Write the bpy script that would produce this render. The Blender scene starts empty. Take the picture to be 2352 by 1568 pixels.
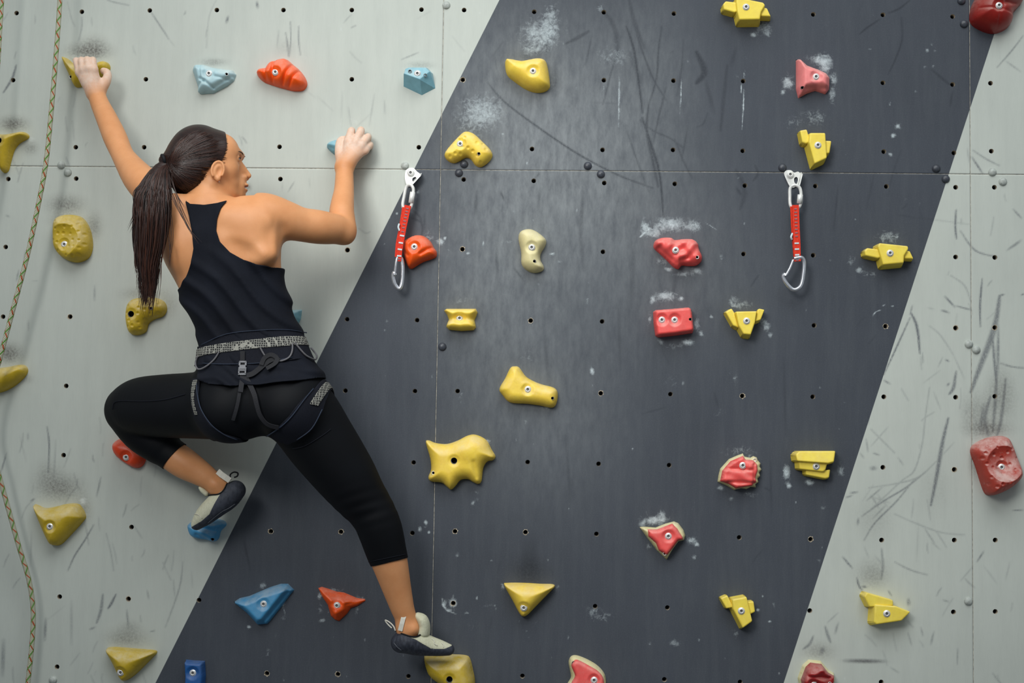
import bpy, bmesh, math, random
import numpy as np
from mathutils import Vector, Matrix, Euler
from mathutils.geometry import delaunay_2d_cdt

# ------------------------------------------------------------------ camera
scene = bpy.context.scene
COL = scene.collection
CAM_LOC = np.array([0.0, -4.04, 1.62])
CAM_ROT = (1.6367231918, -0.0153608681, 0.0359177535)
LENS = 50.0
FPX = 2352 * LENS / 36.0
cd = bpy.data.cameras.new('camera')
cd.lens = LENS
cd.sensor_width = 36.0
cam = bpy.data.objects.new('camera', cd)
cam.location = CAM_LOC
cam.rotation_euler = CAM_ROT
COL.objects.link(cam)
scene.camera = cam
RM = np.array(Euler(CAM_ROT, 'XYZ').to_matrix())

# ------------------------------------------------------------------ world, lamps, exposure
world = bpy.data.worlds.new('overcast')
scene.world = world
world.use_nodes = True
bg = world.node_tree.nodes['Background']
bg.inputs[0].default_value = (0.86, 0.93, 1.0, 1)
bg.inputs[1].default_value = 0.25

def lamp(name, kind, loc, target, energy, **kw):
    l = bpy.data.lights.new(name, kind)
    l.energy = energy
    for k, v in kw.items():
        setattr(l, k, v)
    o = bpy.data.objects.new(name, l)
    o.location = loc
    o.rotation_euler = (Vector(target) - Vector(loc)).to_track_quat('-Z', 'Y').to_euler()
    COL.objects.link(o)
    return o

lamp('key_spot', 'SPOT', (-1.7, -4.1, 3.7), (-0.10, 0, 2.04), 520,  # added upper-left key; soft cone imitates lens vignetting towards the wall's edges
     spot_size=math.radians(43), spot_blend=1.0, shadow_soft_size=0.9, color=(1.0, 0.985, 0.95))
lamp('hall_skylight', 'AREA', (0.3, -3.2, 6.0), (0.1, 0, 2.2), 165,
     shape='RECTANGLE', size=4.5, size_y=3.0, color=(0.97, 1.0, 1.0))

vs = scene.view_settings
vs.view_transform = 'Standard'
vs.look = 'None'
vs.gamma = 1.0
vs.exposure = 0.08
vs.use_curve_mapping = False

random.seed(7)
rng = np.random.default_rng(7)

# ------------------------------------------------------------------ helpers
def P(px, py, d=0.0):
    """the point on the plane d metres in front of the wall seen at this pixel"""
    v = RM @ np.array([(px - 1176) / FPX, (784 - py) / FPX, -1.0])
    t = (-d - CAM_LOC[1]) / v[1]
    return CAM_LOC + t * v

def pxm(d=0.0):
    """metres per pixel at distance d from the wall"""
    return (4.04 - d) / FPX

def XZ(pts, d=0.0):
    return np.array([[P(x, y, d)[0], P(x, y, d)[2]] for x, y in pts])

def mesh_obj(name, verts, faces, mat=None, parent=None, smooth=True, loc=None):
    me = bpy.data.meshes.new(name)
    me.from_pydata([tuple(map(float, v)) for v in verts], [], [tuple(map(int, f)) for f in faces])
    me.update()
    if smooth:
        me.polygons.foreach_set('use_smooth', [True] * len(me.polygons))
    o = bpy.data.objects.new(name, me)
    if mat is not None:
        for m in (mat if isinstance(mat, (list, tuple)) else [mat]):
            me.materials.append(m)
    COL.objects.link(o)
    if loc is not None:
        o.location = loc
    if parent is not None:
        o.parent = parent
    return o

def fast_mesh(name, V, Fc, mat, parent=None, smooth=True):
    """numpy mesh; Fc is (n,3) or (n,4)"""
    me = bpy.data.meshes.new(name)
    n, k = Fc.shape
    me.vertices.add(len(V))
    me.vertices.foreach_set('co', np.ascontiguousarray(V, dtype=np.float32).ravel())
    me.loops.add(n * k)
    me.loops.foreach_set('vertex_index', np.ascontiguousarray(Fc, dtype=np.int32).ravel())
    me.polygons.add(n)
    me.polygons.foreach_set('loop_start', np.arange(0, n * k, k, dtype=np.int32))
    me.polygons.foreach_set('loop_total', np.full(n, k, dtype=np.int32))
    me.update(calc_edges=True)
    if smooth:
        me.polygons.foreach_set('use_smooth', np.ones(n, dtype=bool))
    for m in (mat if isinstance(mat, (list, tuple)) else [mat]):
        me.materials.append(m)
    o = bpy.data.objects.new(name, me)
    COL.objects.link(o)
    if parent is not None:
        o.parent = parent
    return o

def empty(name, loc, label=None, cat=None, group=None, kind=None):
    o = bpy.data.objects.new(name, None)
    o.empty_display_size = 0.05
    o.location = loc
    COL.objects.link(o)
    tag(o, label, cat, group, kind)
    return o

def tag(o, label=None, cat=None, group=None, kind=None):
    if label: o['label'] = label
    if cat: o['category'] = cat
    if group: o['group'] = group
    if kind: o['kind'] = kind

def lathe(profile, n=20):
    """(r, h) profile turned about -Y; h points away from the wall"""
    V, Fc = [], []
    for r, h in profile:
        for k in range(n):
            a = 2 * math.pi * k / n
            V.append((r * math.cos(a), -h, r * math.sin(a)))
    for i in range(len(profile) - 1):
        for k in range(n):
            a, b = i * n + k, i * n + (k + 1) % n
            Fc.append((a, b, b + n, a + n))
    return V, Fc

def tube(points, radii, n=8, closed=False, caps=True):
    pts = [Vector(p) for p in points]
    m = len(pts)
    if not hasattr(radii, '__len__'):
        radii = [radii] * m
    V, Fc = [], []
    up = None
    for i, p in enumerate(pts):
        if closed:
            t = (pts[(i + 1) % m] - pts[i - 1]).normalized()
        else:
            t = (pts[min(i + 1, m - 1)] - pts[max(i - 1, 0)]).normalized()
        if up is None:
            ref = Vector((0, 1, 0)) if abs(t.y) < 0.9 else Vector((1, 0, 0))
            up = (ref - t * ref.dot(t)).normalized()
        else:
            up = (up - t * up.dot(t)).normalized()
        s = t.cross(up)
        for k in range(n):
            a = 2 * math.pi * k / n
            V.append(p + (up * math.cos(a) + s * math.sin(a)) * radii[i])
    last = m if closed else m - 1
    for i in range(last):
        for k in range(n):
            a, b = i * n + k, i * n + (k + 1) % n
            c, d = ((i + 1) % m) * n + (k + 1) % n, ((i + 1) % m) * n + k
            Fc.append((a, b, c, d))
    if caps and not closed:
        Fc.append(tuple(range(n))[::-1])
        Fc.append(tuple((m - 1) * n + k for k in range(n)))
    return V, Fc

def catmull(pts, sub=6, closed=False):
    pts = [np.array(p, float) for p in pts]
    n = len(pts)
    out = []
    rngi = range(n) if closed else range(n - 1)
    for i in rngi:
        if closed:
            p0, p1, p2, p3 = pts[i - 1], pts[i], pts[(i + 1) % n], pts[(i + 2) % n]
        else:
            p0, p1, p2, p3 = pts[max(i - 1, 0)], pts[i], pts[i + 1], pts[min(i + 2, n - 1)]
        for s in range(sub):
            t = s / sub
            out.append(0.5 * ((2 * p1) + (-p0 + p2) * t + (2 * p0 - 5 * p1 + 4 * p2 - p3) * t * t
                              + (-p0 + 3 * p1 - 3 * p2 + p3) * t ** 3))
    if not closed:
        out.append(pts[-1])
    return out

def poly_sdf(Q, poly):
    """signed distance (positive inside) of points Q (n,2) to polygon (m,2)"""
    Q = np.asarray(Q, float); poly = np.asarray(poly, float)
    best = np.full(len(Q), 1e9)
    inside = np.zeros(len(Q), bool)
    m = len(poly)
    for i in range(m):
        a, b = poly[i], poly[(i + 1) % m]
        e = b - a
        w = Q - a
        t = np.clip((w @ e) / max(e @ e, 1e-12), 0, 1)
        dd = w - t[:, None] * e
        best = np.minimum(best, (dd ** 2).sum(1))
        c = (a[1] > Q[:, 1]) != (b[1] > Q[:, 1])
        with np.errstate(divide='ignore', invalid='ignore'):
            xi = a[0] + (Q[:, 1] - a[1]) * e[0] / (e[1] if abs(e[1]) > 1e-12 else 1e-12)
        inside ^= c & (Q[:, 0] < xi)
    d = np.sqrt(best)
    return np.where(inside, d, -d)

# ------------------------------------------------------------------ materials
class NT:
    def __init__(self, name):
        self.m = bpy.data.materials.new(name)
        self.m.use_nodes = True
        self.t = self.m.node_tree
        self.b = self.t.nodes['Principled BSDF']
    def n(self, kind, **kw):
        nd = self.t.nodes.new(kind)
        for k, v in kw.items():
            if k.startswith('i_'):
                key = k[2:]
                key = int(key) if key.isdigit() else key
                self.set(nd.inputs[key], v)
            else:
                setattr(nd, k, v)
        return nd
    def set(self, sock, v):
        if isinstance(v, bpy.types.NodeSocket):
            self.t.links.new(v, sock)
        else:
            sock.default_value = v
    def math(self, op, a, b=None, c=None, clamp=False):
        nd = self.t.nodes.new('ShaderNodeMath'); nd.operation = op; nd.use_clamp = clamp
        self.set(nd.inputs[0], a)
        if b is not None: self.set(nd.inputs[1], b)
        if c is not None: self.set(nd.inputs[2], c)
        return nd.outputs[0]
    def mix(self, f, a, b, blend='MIX'):
        nd = self.t.nodes.new('ShaderNodeMix'); nd.data_type = 'RGBA'; nd.blend_type = blend
        self.set(nd.inputs[0], f); self.set(nd.inputs[6], a); self.set(nd.inputs[7], b)
        return nd.outputs[2]
    def ramp(self, v, lo, hi, a=0.0, b=1.0):
        nd = self.t.nodes.new('ShaderNodeMapRange'); nd.clamp = True
        self.set(nd.inputs[0], v); nd.inputs[1].default_value = lo; nd.inputs[2].default_value = hi
        nd.inputs[3].default_value = a; nd.inputs[4].default_value = b
        return nd.outputs[0]
    def noise(self, scale, detail=3, rough=0.55, vec=None, stretch=None, dist=0.0):
        nd = self.t.nodes.new('ShaderNodeTexNoise')
        nd.inputs['Scale'].default_value = scale
        nd.inputs['Detail'].default_value = detail
        nd.inputs['Roughness'].default_value = rough
        nd.inputs['Distortion'].default_value = dist
        if vec is None:
            vec = self.pos()
        if stretch is not None:
            mp = self.t.nodes.new('ShaderNodeMapping')
            mp.inputs['Scale'].default_value = stretch
            self.t.links.new(vec, mp.inputs[0]); vec = mp.outputs[0]
        self.t.links.new(vec, nd.inputs['Vector'])
        return nd.outputs[0]
    def pos(self):
        if not hasattr(self, '_pos'):
            self._pos = self.t.nodes.new('ShaderNodeNewGeometry').outputs['Position']
        return self._pos
    def geo(self):
        return self.t.nodes.new('ShaderNodeNewGeometry')
    def attr(self, name):
        nd = self.t.nodes.new('ShaderNodeAttribute'); nd.attribute_name = name
        return nd
    def bump(self, h, strength=0.3, dist=0.001):
        nd = self.t.nodes.new('ShaderNodeBump')
        nd.inputs['Strength'].default_value = strength
        nd.inputs['Distance'].default_value = dist
        self.t.links.new(h, nd.inputs['Height'])
        self.t.links.new(nd.outputs[0], self.b.inputs['Normal'])
    def out(self, color=None, rough=None, metal=None, spec=None):
        if color is not None: self.set(self.b.inputs['Base Color'], color)
        if rough is not None: self.set(self.b.inputs['Roughness'], rough)
        if metal is not None: self.set(self.b.inputs['Metallic'], metal)
        if spec is not None: self.set(self.b.inputs['Specular IOR Level'], spec)
        return self.m

def srgb(r, g, b):
    f = lambda c: (c / 255 / 12.92) if c / 255 <= 0.04045 else ((c / 255 + 0.055) / 1.055) ** 2.4
    return (f(r), f(g), f(b), 1.0)

def plain(name, col, rough=0.6, metal=0.0, spec=0.4, var=0.12, scale=60, bump=0.0):
    t = NT(name)
    nz = t.noise(scale, 4)
    dark = tuple(c * (1 - var) for c in col[:3]) + (1,)
    lite = tuple(min(1, c * (1 + var)) for c in col[:3]) + (1,)
    c = t.mix(t.ramp(nz, 0.35, 0.65), dark, lite)
    if bump: t.bump(nz, bump, 0.001)
    return t.out(c, rough, metal, spec)

M_steel = plain('bright_steel', (0.80, 0.80, 0.78), 0.36, 0.35, 0.5, 0.06, 200)
M_socket = plain('dark_socket', (0.16, 0.16, 0.16), 0.6, 0.0, 0.3)
M_black = plain('hole_black', (0.006, 0.006, 0.007), 0.9, 0.0, 0.1)
M_wood = plain('chipped_ply', (0.52, 0.45, 0.34), 0.8, 0.0, 0.2, 0.3, 300)
M_holemetal = plain('insert_metal', (0.10, 0.095, 0.09), 0.5, 0.6, 0.4, 0.3, 300)

GREY = srgb(196, 202, 194)
DARK = srgb(71, 76, 84)
# ------------------------------------------------------------------ wall paint
LINE_L = (P(1147, 0), P(357, 1568))
LINE_R = (P(2283, 80), P(1800, 1568))

def line_coef(a, b):
    nx, nz = (b[2] - a[2]), -(b[0] - a[0])
    l = math.hypot(nx, nz); nx /= l; nz /= l
    c = nx * a[0] + nz * a[2]
    if nx < 0: nx, nz, c = -nx, -nz, -c
    return nx, nz, c       # >0 on the right-hand side
LC_L, LC_R = line_coef(*LINE_L), line_coef(*LINE_R)

def is_dark(x, z):
    return LC_L[0] * x + LC_L[1] * z > LC_L[2] and LC_R[0] * x + LC_R[1] * z < LC_R[2]

def wall_material():
    t = NT('painted_plywood')
    sp = t.n('ShaderNodeSeparateXYZ'); t.t.links.new(t.pos(), sp.inputs[0])
    x, z = sp.outputs[0], sp.outputs[2]
    def side(lc):
        v = t.math('ADD', t.math('MULTIPLY', x, lc[0]), t.math('MULTIPLY', z, lc[1]))
        return t.math('SUBTRACT', v, lc[2])
    dl = t.ramp(side(LC_L), -0.0006, 0.0006)
    dr = t.ramp(side(LC_R), -0.0006, 0.0006, 1.0, 0.0)
    dark = t.math('MULTIPLY', dl, dr)
    big = t.noise(2.2, 5, 0.6)
    streak = t.noise(1.0, 5, 0.6, stretch=(34, 1, 4.0))
    fine = t.noise(260, 3, 0.6)
    grain = t.noise(1.0, 4, 0.6, stretch=(420, 1, 30))
    g = t.mix(t.ramp(big, 0.3, 0.7), tuple(c * 0.93 for c in GREY[:3]) + (1,), tuple(c * 1.04 for c in GREY[:3]) + (1,))
    g = t.mix(t.math('MULTIPLY', t.ramp(streak, 0.42, 0.75), 0.13), g, srgb(150, 156, 152))
    g = t.mix(t.math('MULTIPLY', t.ramp(grain, 0.5, 0.8), 0.16), g, srgb(160, 166, 162))
    d = t.mix(t.ramp(big, 0.3, 0.7), tuple(c * 0.88 for c in DARK[:3]) + (1,), tuple(c * 1.1 for c in DARK[:3]) + (1,))
    d = t.mix(t.math('MULTIPLY', t.ramp(streak, 0.45, 0.75), 0.30), d, srgb(94, 99, 104))
    d = t.mix(t.math('MULTIPLY', t.ramp(fine, 0.5, 0.8), 0.28), d, srgb(98, 103, 108))
    d = t.mix(t.math('MULTIPLY', t.ramp(grain, 0.5, 0.8), 0.22), d, srgb(52, 56, 63))
    col = t.mix(dark, g, d)
    at = t.attr('marks')
    s3 = t.n('ShaderNodeSeparateColor'); t.t.links.new(at.outputs['Color'], s3.inputs[0])
    scuff, chalk, soot = s3.outputs[0], s3.outputs[1], s3.outputs[2]
    du = t.math('MULTIPLY', at.outputs['Alpha'], t.ramp(t.noise(1.0, 6, .68, stretch=(46, 1, 16)), 0.30, 0.66, 0.35, 1.0), clamp=True)
    col = t.mix(t.math('MULTIPLY', du, dark), col, srgb(152, 158, 160))
    worn = t.noise(1.0, 6, 0.7, stretch=(300, 1, 140))
    sc = t.math('MULTIPLY', scuff, t.ramp(worn, 0.24, 0.50), clamp=True)
    scol = t.mix(dark, srgb(84, 88, 98), srgb(48, 52, 59))
    col = t.mix(sc, col, scol)
    sn = t.noise(150, 6, 0.72)
    so = t.math('MULTIPLY', soot, t.ramp(sn, 0.34, 0.62, 0.35, 1.0), clamp=True)
    col = t.mix(so, col, t.mix(dark, srgb(86, 82, 79), srgb(38, 42, 48)))
    cn = t.noise(75, 7, 0.75, dist=0.6)
    thr = t.math('SUBTRACT', 1.0, chalk)
    ck = t.n('ShaderNodeMapRange'); ck.clamp = True
    t.set(ck.inputs[0], cn)
    thq = t.math('MULTIPLY', t.math('SQRT', t.math('MAXIMUM', thr, 0.0)), 0.60)
    t.set(ck.inputs[1], thq)
    t.set(ck.inputs[2], t.math('ADD', thq, 0.40))
    ck.inputs[3].default_value = 0; ck.inputs[4].default_value = 1
    ckm = t.math('MULTIPLY', ck.outputs[0], t.math('MINIMUM', t.math('MULTIPLY', chalk, 1.6), 1.0), clamp=True)
    col = t.mix(ckm, col, t.mix(dark, srgb(214, 220, 216), srgb(196, 208, 212)))
    t.bump(t.math('ADD', t.math('MULTIPLY', fine, 0.5), t.math('MULTIPLY', grain, 0.5)), 0.18, 0.0006)
    return t.out(col, t.ramp(streak, 0.3, 0.7, 0.62, 0.78), 0.0, 0.22)
M_wall = wall_material()

# rasters of stains: scuffs, chalk, soot, in metres on the wall
RX0, RZ0, RS = -2.4, 0.2, 0.0022
RNX, RNZ = 2180, 1500
ras = np.zeros((4, RNX, RNZ), np.float32)
gx = RX0 + RS * np.arange(RNX)
gz = RZ0 + RS * np.arange(RNZ)

def _win(x0, x1, z0, z1):
    i0, i1 = int(max(0, (x0 - RX0) / RS)), int(min(RNX, (x1 - RX0) / RS + 2))
    j0, j1 = int(max(0, (z0 - RZ0) / RS)), int(min(RNZ, (z1 - RZ0) / RS + 2))
    return i0, i1, j0, j1

def stroke(layer, pts, w, s, taper=True):
    """pts in pixels, w half width in pixels"""
    W = XZ(catmull(pts, 5) if len(pts) > 2 else pts)
    n = len(W)
    for k in range(n - 1):
        a, b = W[k], W[k + 1]
        f = (k + 0.5) / max(1, n - 1)
        ww = w * pxm() * (1.0 if not taper else 0.45 + 0.55 * math.sin(math.pi * min(1, max(0, f)))) if n > 2 else w * pxm()
        if layer == 0: ww *= 0.72
        se = s * max(0.5, min(1.0, ww / 0.0021))
        ww = max(ww, 0.0021)
        m = ww * 2.2
        i0, i1, j0, j1 = _win(min(a[0], b[0]) - m, max(a[0], b[0]) + m, min(a[1], b[1]) - m, max(a[1], b[1]) + m)
        if i1 <= i0 or j1 <= j0: continue
        X, Z = np.meshgrid(gx[i0:i1], gz[j0:j1], indexing='ij')
        e = b - a
        t = np.clip(((X - a[0]) * e[0] + (Z - a[1]) * e[1]) / max(e @ e, 1e-9), 0, 1)
        dd = np.hypot(X - a[0] - t * e[0], Z - a[1] - t * e[1])
        v = se * np.clip(1.5 - dd / ww, 0, 1)
        if n == 2 and taper: v = v * (0.35 + 0.65 * np.sin(np.pi * t))
        ras[layer, i0:i1, j0:j1] = np.maximum(ras[layer, i0:i1, j0:j1], v)

def cloud(layer, cx, cy, rx, ry, s, ring=None):
    c = P(cx, cy); rx *= pxm(); ry *= pxm()
    i0, i1, j0, j1 = _win(c[0] - rx * 1.6, c[0] + rx * 1.6, c[2] - ry * 1.6, c[2] + ry * 1.6)
    if i1 <= i0 or j1 <= j0: return
    X, Z = np.meshgrid(gx[i0:i1], gz[j0:j1], indexing='ij')
    q = np.hypot((X - c[0]) / rx, (Z - c[2]) / ry)
    v = s * np.clip(np.exp(-1.9 * q * q) * 1.15 - 0.06, 0, 1)
    A = ras[layer, i0:i1, j0:j1]
    ras[layer, i0:i1, j0:j1] = 1 - (1 - A) * (1 - np.clip(v, 0, 1))

# --- scuffs that stand out one by one
for pts, w, s in [
    ([(247, 0), (262, 5), (296, 12)], 1.5, .7), ([(345, 25), (365, 55), (388, 90)], 1.8, .8), ([(388, 90), (402, 107)], 1.2, .4),
    ([(37, 150), (28, 180), (8, 212)], 4, .75), ([(37, 118), (33, 135)], 2, .5), ([(188, 40), (188, 62), (181, 92)], 1.6, .6),
    ([(155, 5), (165, 45), (172, 60)], 2, .35), ([(210, 40), (212, 60)], 1.6, .4), ([(524, 38), (520, 52)], 4, .8), ([(590, 4), (592, 18)], 4, .75),
    ([(497, 0), (480, 40), (474, 110)], 1.5, .35), ([(656, 75), (660, 100), (662, 128)], 1.7, .8), ([(667, 50), (668, 90), (664, 130)], 1.7, .8),
    ([(686, 60), (686, 95), (690, 126)], 1.8, .75), ([(640, 70), (636, 110)], 1.2, .5), ([(786, 210), (784, 270)], 1.2, .35), ([(860, 215), (848, 290)], 1.5, .45),
    ([(883, 230), (884, 262)], 1.6, .45), ([(730, 222), (765, 255)], 1.2, .35), ([(700, 205), (725, 225)], 1.0, .3), ([(800, 245), (806, 290)], 1.5, .4),
    ([(810, 300), (852, 260)], 1.2, .3), ([(1018, 20), (1017, 250)], 1.0, .35), ([(676, 417), (662, 440)], 2.2, .5), ([(710, 410), (712, 430)], 1.5, .35),
    ([(648, 418), (648, 440)], 1.3, .4), ([(825, 525), (840, 535), (850, 532)], 1.4, .5),
    ([(43, 620), (38, 645)], 2.8, .55), ([(58, 575), (55, 600)], 2, .4), ([(217, 655), (217, 690)], 2.6, .5), ([(75, 645), (88, 645)], 1.0, .5), ([(13, 494), (22, 498)], 1.6, .7),
    ([(150, 1390), (100, 1430)], 1.2, .25), ([(65, 735), (66, 760)], 2, .4),
    ([(108, 980), (113, 1020), (111, 1085)], 2.4, .8), ([(15, 1040), (2, 1085)], 2.2, .75), ([(64, 995), (64, 1010)], 3, .4), ([(232, 1095), (222, 1140)], 2.6, .6),
    ([(215, 1205), (195, 1240), (172, 1275), (156, 1310)], 2.6, .75), ([(244, 1225), (255, 1270), (261, 1310)], 1.4, .6), ([(236, 1365), (232, 1400), (222, 1430)], 5, .6),
    ([(266, 1365), (256, 1385), (248, 1397)], 4, .8), ([(218, 1440), (206, 1445)], 3, .6), ([(105, 1420), (103, 1470)], 4, .65), ([(164, 1380), (164, 1480)], 4, .3),
    ([(291, 1400), (295, 1440)], 2.2, .7), ([(338, 1355), (342, 1375)], 2, .6), ([(420, 1290), (412, 1350), (380, 1440)], 2.2, .5), ([(72, 1220), (70, 1300)], 2, .35),
    ([(440, 1310), (442, 1350)], 1.5, .35), ([(345, 1450), (356, 1448)], 2, .7), ([(70, 1150), (80, 1145)], 2, .8), ([(78, 1147), (60, 1165), (50, 1190)], 1.2, .5), ([(8, 1470), (6, 1550)], 6, .5),
    ([(148, 1160), (165, 1130), (180, 1118)], 2, .4), ([(45, 1000), (60, 1060)], 1.5, .3), ([(178, 1100), (176, 1120)], 2.4, .45), ([(128, 1010), (124, 1100)], 2, .35),
    # right-hand grey field
    ([(2350, 82), (2325, 115), (2290, 155)], 2, .7), ([(2310, 140), (2345, 165)], 1.8, .6), ([(2232, 360), (2258, 400)], 2.6, .9), ([(2222, 340), (2226, 372)], 1.2, .7),
    ([(2235, 345), (2265, 365), (2295, 380)], 1.8, .75), ([(2196, 482), (2194, 520), (2197, 548)], 3, .9), ([(2206, 530), (2240, 575), (2290, 590)], 2.2, .8),
    ([(2327, 480), (2347, 502)], 2.2, .8), ([(2183, 632), (2215, 655), (2229, 690)], 1.5, .6), ([(2170, 680), (2193, 705)], 2.8, .9), ([(2195, 702), (2232, 712)], 2.2, .8),
    ([(2162, 712), (2180, 718)], 3, .75), ([(2130, 706), (2145, 710)], 1.2, .5), ([(2256, 640), (2251, 700), (2252, 750)], 3, .9), ([(2110, 500), (2150, 505), (2225, 515)], 1.0, .4),
    ([(2092, 718), (2106, 750), (2113, 812)], 4, .9), ([(2090, 730), (2058, 800), (2030, 860)], 2.5, .85), ([(2096, 700), (2090, 722)], 2, .7),
    ([(2296, 680), (2288, 735), (2275, 780), (2250, 845), (2230, 900)], 9, .7), ([(2278, 755), (2285, 840), (2290, 890)], 4, .75), ([(2293, 745), (2292, 860)], 4, .7),
    ([(2297, 678), (2307, 676)], 2.4, .9), ([(2346, 677), (2352, 675)], 2.6, .9), ([(2298, 834), (2325, 842), (2352, 845)], 2, .8), ([(2196, 853), (2190, 890), (2180, 905)], 5, .7),
    ([(2135, 748), (2160, 770), (2190, 815)], 1.6, .5), ([(2165, 820), (2155, 842)], 1.4, .6), ([(2172, 826), (2180, 830)], 2.4, .85), ([(2190, 815), (2215, 870)], 1.4, .5), ([(2030, 873), (2045, 882)], 2.2, .8),
    ([(2320, 570), (2345, 552)], 4, .6), ([(2332, 560), (2313, 575)], 3, .55), ([(2176, 885), (2180, 880)], 3, .8), ([(2160, 850), (2120, 880)], 1.2, .45),
    ([(2178, 960), (2164, 1020), (2152, 1090), (2138, 1160)], 6, .75), ([(2290, 840), (2286, 920), (2280, 990)], 5, .6), ([(2310, 870), (2300, 960), (2290, 1000)], 5, .6), ([(2260, 930), (2252, 990)], 6, .6),
    ([(2130, 1080), (2080, 1120), (2030, 1150), (1980, 1185)], 2.2, .75), ([(2100, 1100), (2060, 1150), (2010, 1200), (1985, 1240)], 2.2, .7), ([(2150, 1060), (2110, 1095), (2060, 1110), (1995, 1120)], 1.6, .55),
    ([(2040, 980), (2000, 1025)], 1.4, .5), ([(2025, 1120), (1990, 1150)], 1.8, .7), ([(2192, 1015), (2160, 1050)], 1.2, .5), ([(1935, 1278), (1958, 1305)], 2.4, .9), ([(2035, 1160), (2005, 1190)], 1.6, .6),
    ([(1952, 1132), (1970, 1130)], 2.4, .8), ([(1943, 1142), (1958, 1138)], 2, .75), ([(2325, 1172), (2350, 1171)], 2, .85), ([(1968, 1327), (1973, 1345), (1980, 1354)], 2.5, .9), ([(1980, 1346), (1990, 1348)], 2.6, .9),
    ([(2040, 1356), (2048, 1368)], 2, .85), ([(2087, 1374), (2090, 1388)], 3, .6), ([(1895, 1438), (1902, 1460), (1908, 1475)], 4.5, .6), ([(1925, 1430), (1918, 1455)], 3.5, .5),
    ([(1900, 1430), (1925, 1407)], 1.6, .55), ([(1845, 1490), (1860, 1478), (1868, 1460)], 4, .6), ([(1885, 1500), (1892, 1488)], 6, .65), ([(2045, 1532), (2065, 1545)], 1.8, .5), ([(1940, 1517), (2030, 1518)], 5, .62),
    ([(2115, 1440), (2120, 1460)], 2.5, .5), ([(2145, 1450), (2138, 1480)], 3, .5), ([(2320, 1290), (2310, 1330)], 1.5, .4), ([(2260, 1300), (2290, 1340)], 1.4, .4),
    ([(2135, 890), (2125, 960), (2118, 1020), (2100, 1080), (2070, 1105), (2000, 1170)], 1.4, .6), ([(2000, 985), (2025, 1010), (2055, 1040)], 1.4, .6), ([(2055, 1180), (2100, 1200), (2160, 1222), (2215, 1228)], 1.4, .55), ([(2005, 1040), (2020, 1045)], 1.8, .8), ([(2062, 1050), (2075, 1068)], 1.4, .7), ([(2000, 1140), (2045, 1155)], 1.2, .6),
    ([(2015, 1135), (2040, 1165)], 1.2, .6), ([(2055, 1290), (2090, 1308), (2130, 1320)], 1.8, .65), ([(2025, 1260), (2028, 1300), (2024, 1330)], 4, .5), ([(2010, 1276), (2030, 1300)], 1.3, .5), ([(2244, 1290), (2260, 1265)], 2.6, .7), ([(2205, 1335), (2235, 1300)], 1.4, .5), ([(2165, 1377), (2180, 1382)], 1.6, .7), ([(2085, 1375), (2086, 1390)], 3, .6), ([(1972, 1190), (1970, 1205)], 3.5, .6),
    ([(1975, 1040), (1985, 1052)], 1.4, .7), ([(2270, 1000), (2262, 960), (2275, 910)], 6, .6), ([(2000, 1075), (2012, 1075)], 6, .6), ([(2145, 900), (2160, 940)], 1.4, .5), ([(1995, 1280), (1985, 1255)], 1.2, .5), ([(2110, 1200), (2105, 1290)], 1.0, .35), ([(2140, 1245), (2160, 1262)], 1.4, .5),
    # dark field scuffs
    ([(1120, 190), (1160, 235), (1240, 295), (1330, 355), (1420, 402), (1500, 432)], 2.4, .9),
    ([(2090, 0), (2065, 20), (2040, 30)], 3, .7), ([(2020, 45), (1990, 65), (1975, 78)], 3, .7), ([(2070, 40), (2072, 90), (2055, 140), (2040, 170)], 2.4, .7), ([(1275, 20), (1262, 80), (1256, 120)], 8, .45),
    ([(1438, 60), (1455, 110), (1466, 180), (1476, 260)], 4, .75), ([(1462, 80), (1480, 130), (1500, 180), (1530, 230)], 3, .6), ([(1520, 60), (1512, 120), (1508, 180), (1490, 240)], 3, .6), ([(1475, 270), (1495, 330), (1515, 400), (1524, 500)], 4, .8),
    ([(1490, 240), (1486, 300), (1500, 370), (1512, 430)], 5, .6), ([(1530, 200), (1515, 260), (1500, 330)], 3, .5), ([(1470, 275), (1500, 300), (1540, 318), (1570, 340)], 1.6, .8), ([(1440, 300), (1460, 360), (1490, 440)], 2.2, .5), ([(1570, 90), (1565, 160), (1555, 220)], 2.2, .5),
    ([(1550, 320), (1570, 370), (1590, 410)], 3, .45), ([(1625, 260), (1615, 285), (1600, 292)], 1.6, .6), ([(1580, 290), (1565, 370)], 2.4, .5), ([(1415, 130), (1400, 180), (1385, 240)], 3, .5), ([(1360, 80), (1345, 150)], 2, .5), ([(1300, 100), (1330, 85), (1352, 72)], 6, .5), ([(1360, 235), (1420, 238)], 1.2, .5),
    ([(1150, 440), (1158, 460)], 3, .7), ([(1095, 440), (1092, 490)], 5, .45), ([(1240, 430), (1238, 475)], 4, .4), ([(1338, 440), (1335, 540)], 5, .45), ([(945, 480), (965, 500), (970, 530)], 3, .6), ([(1700, 400), (1715, 450)], 5, .6), ([(1690, 430), (1705, 450)], 4, .55), ([(1735, 380), (1740, 400), (1730, 415)], 4, .5), ([(1925, 425), (1915, 530)], 2.4, .5), ([(2070, 345), (2050, 400), (2040, 450)], 2, .4), ([(2010, 390), (1990, 480)], 2.5, .3),
    ([(1475, 950), (1530, 935)], 1.5, .6), ([(1640, 900), (1650, 935)], 3, .45), ([(1420, 700), (1425, 850)], 4, .3), ([(1300, 1000), (1310, 1150)], 5, .3), ([(1140, 560), (1142, 640)], 4, .35), ([(1600, 120), (1618, 165), (1600, 190)], 10, .7), ([(1620, 180), (1640, 260)], 6, .4), ([(1445, 0), (1460, 60), (1480, 110)], 7, .4),
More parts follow.
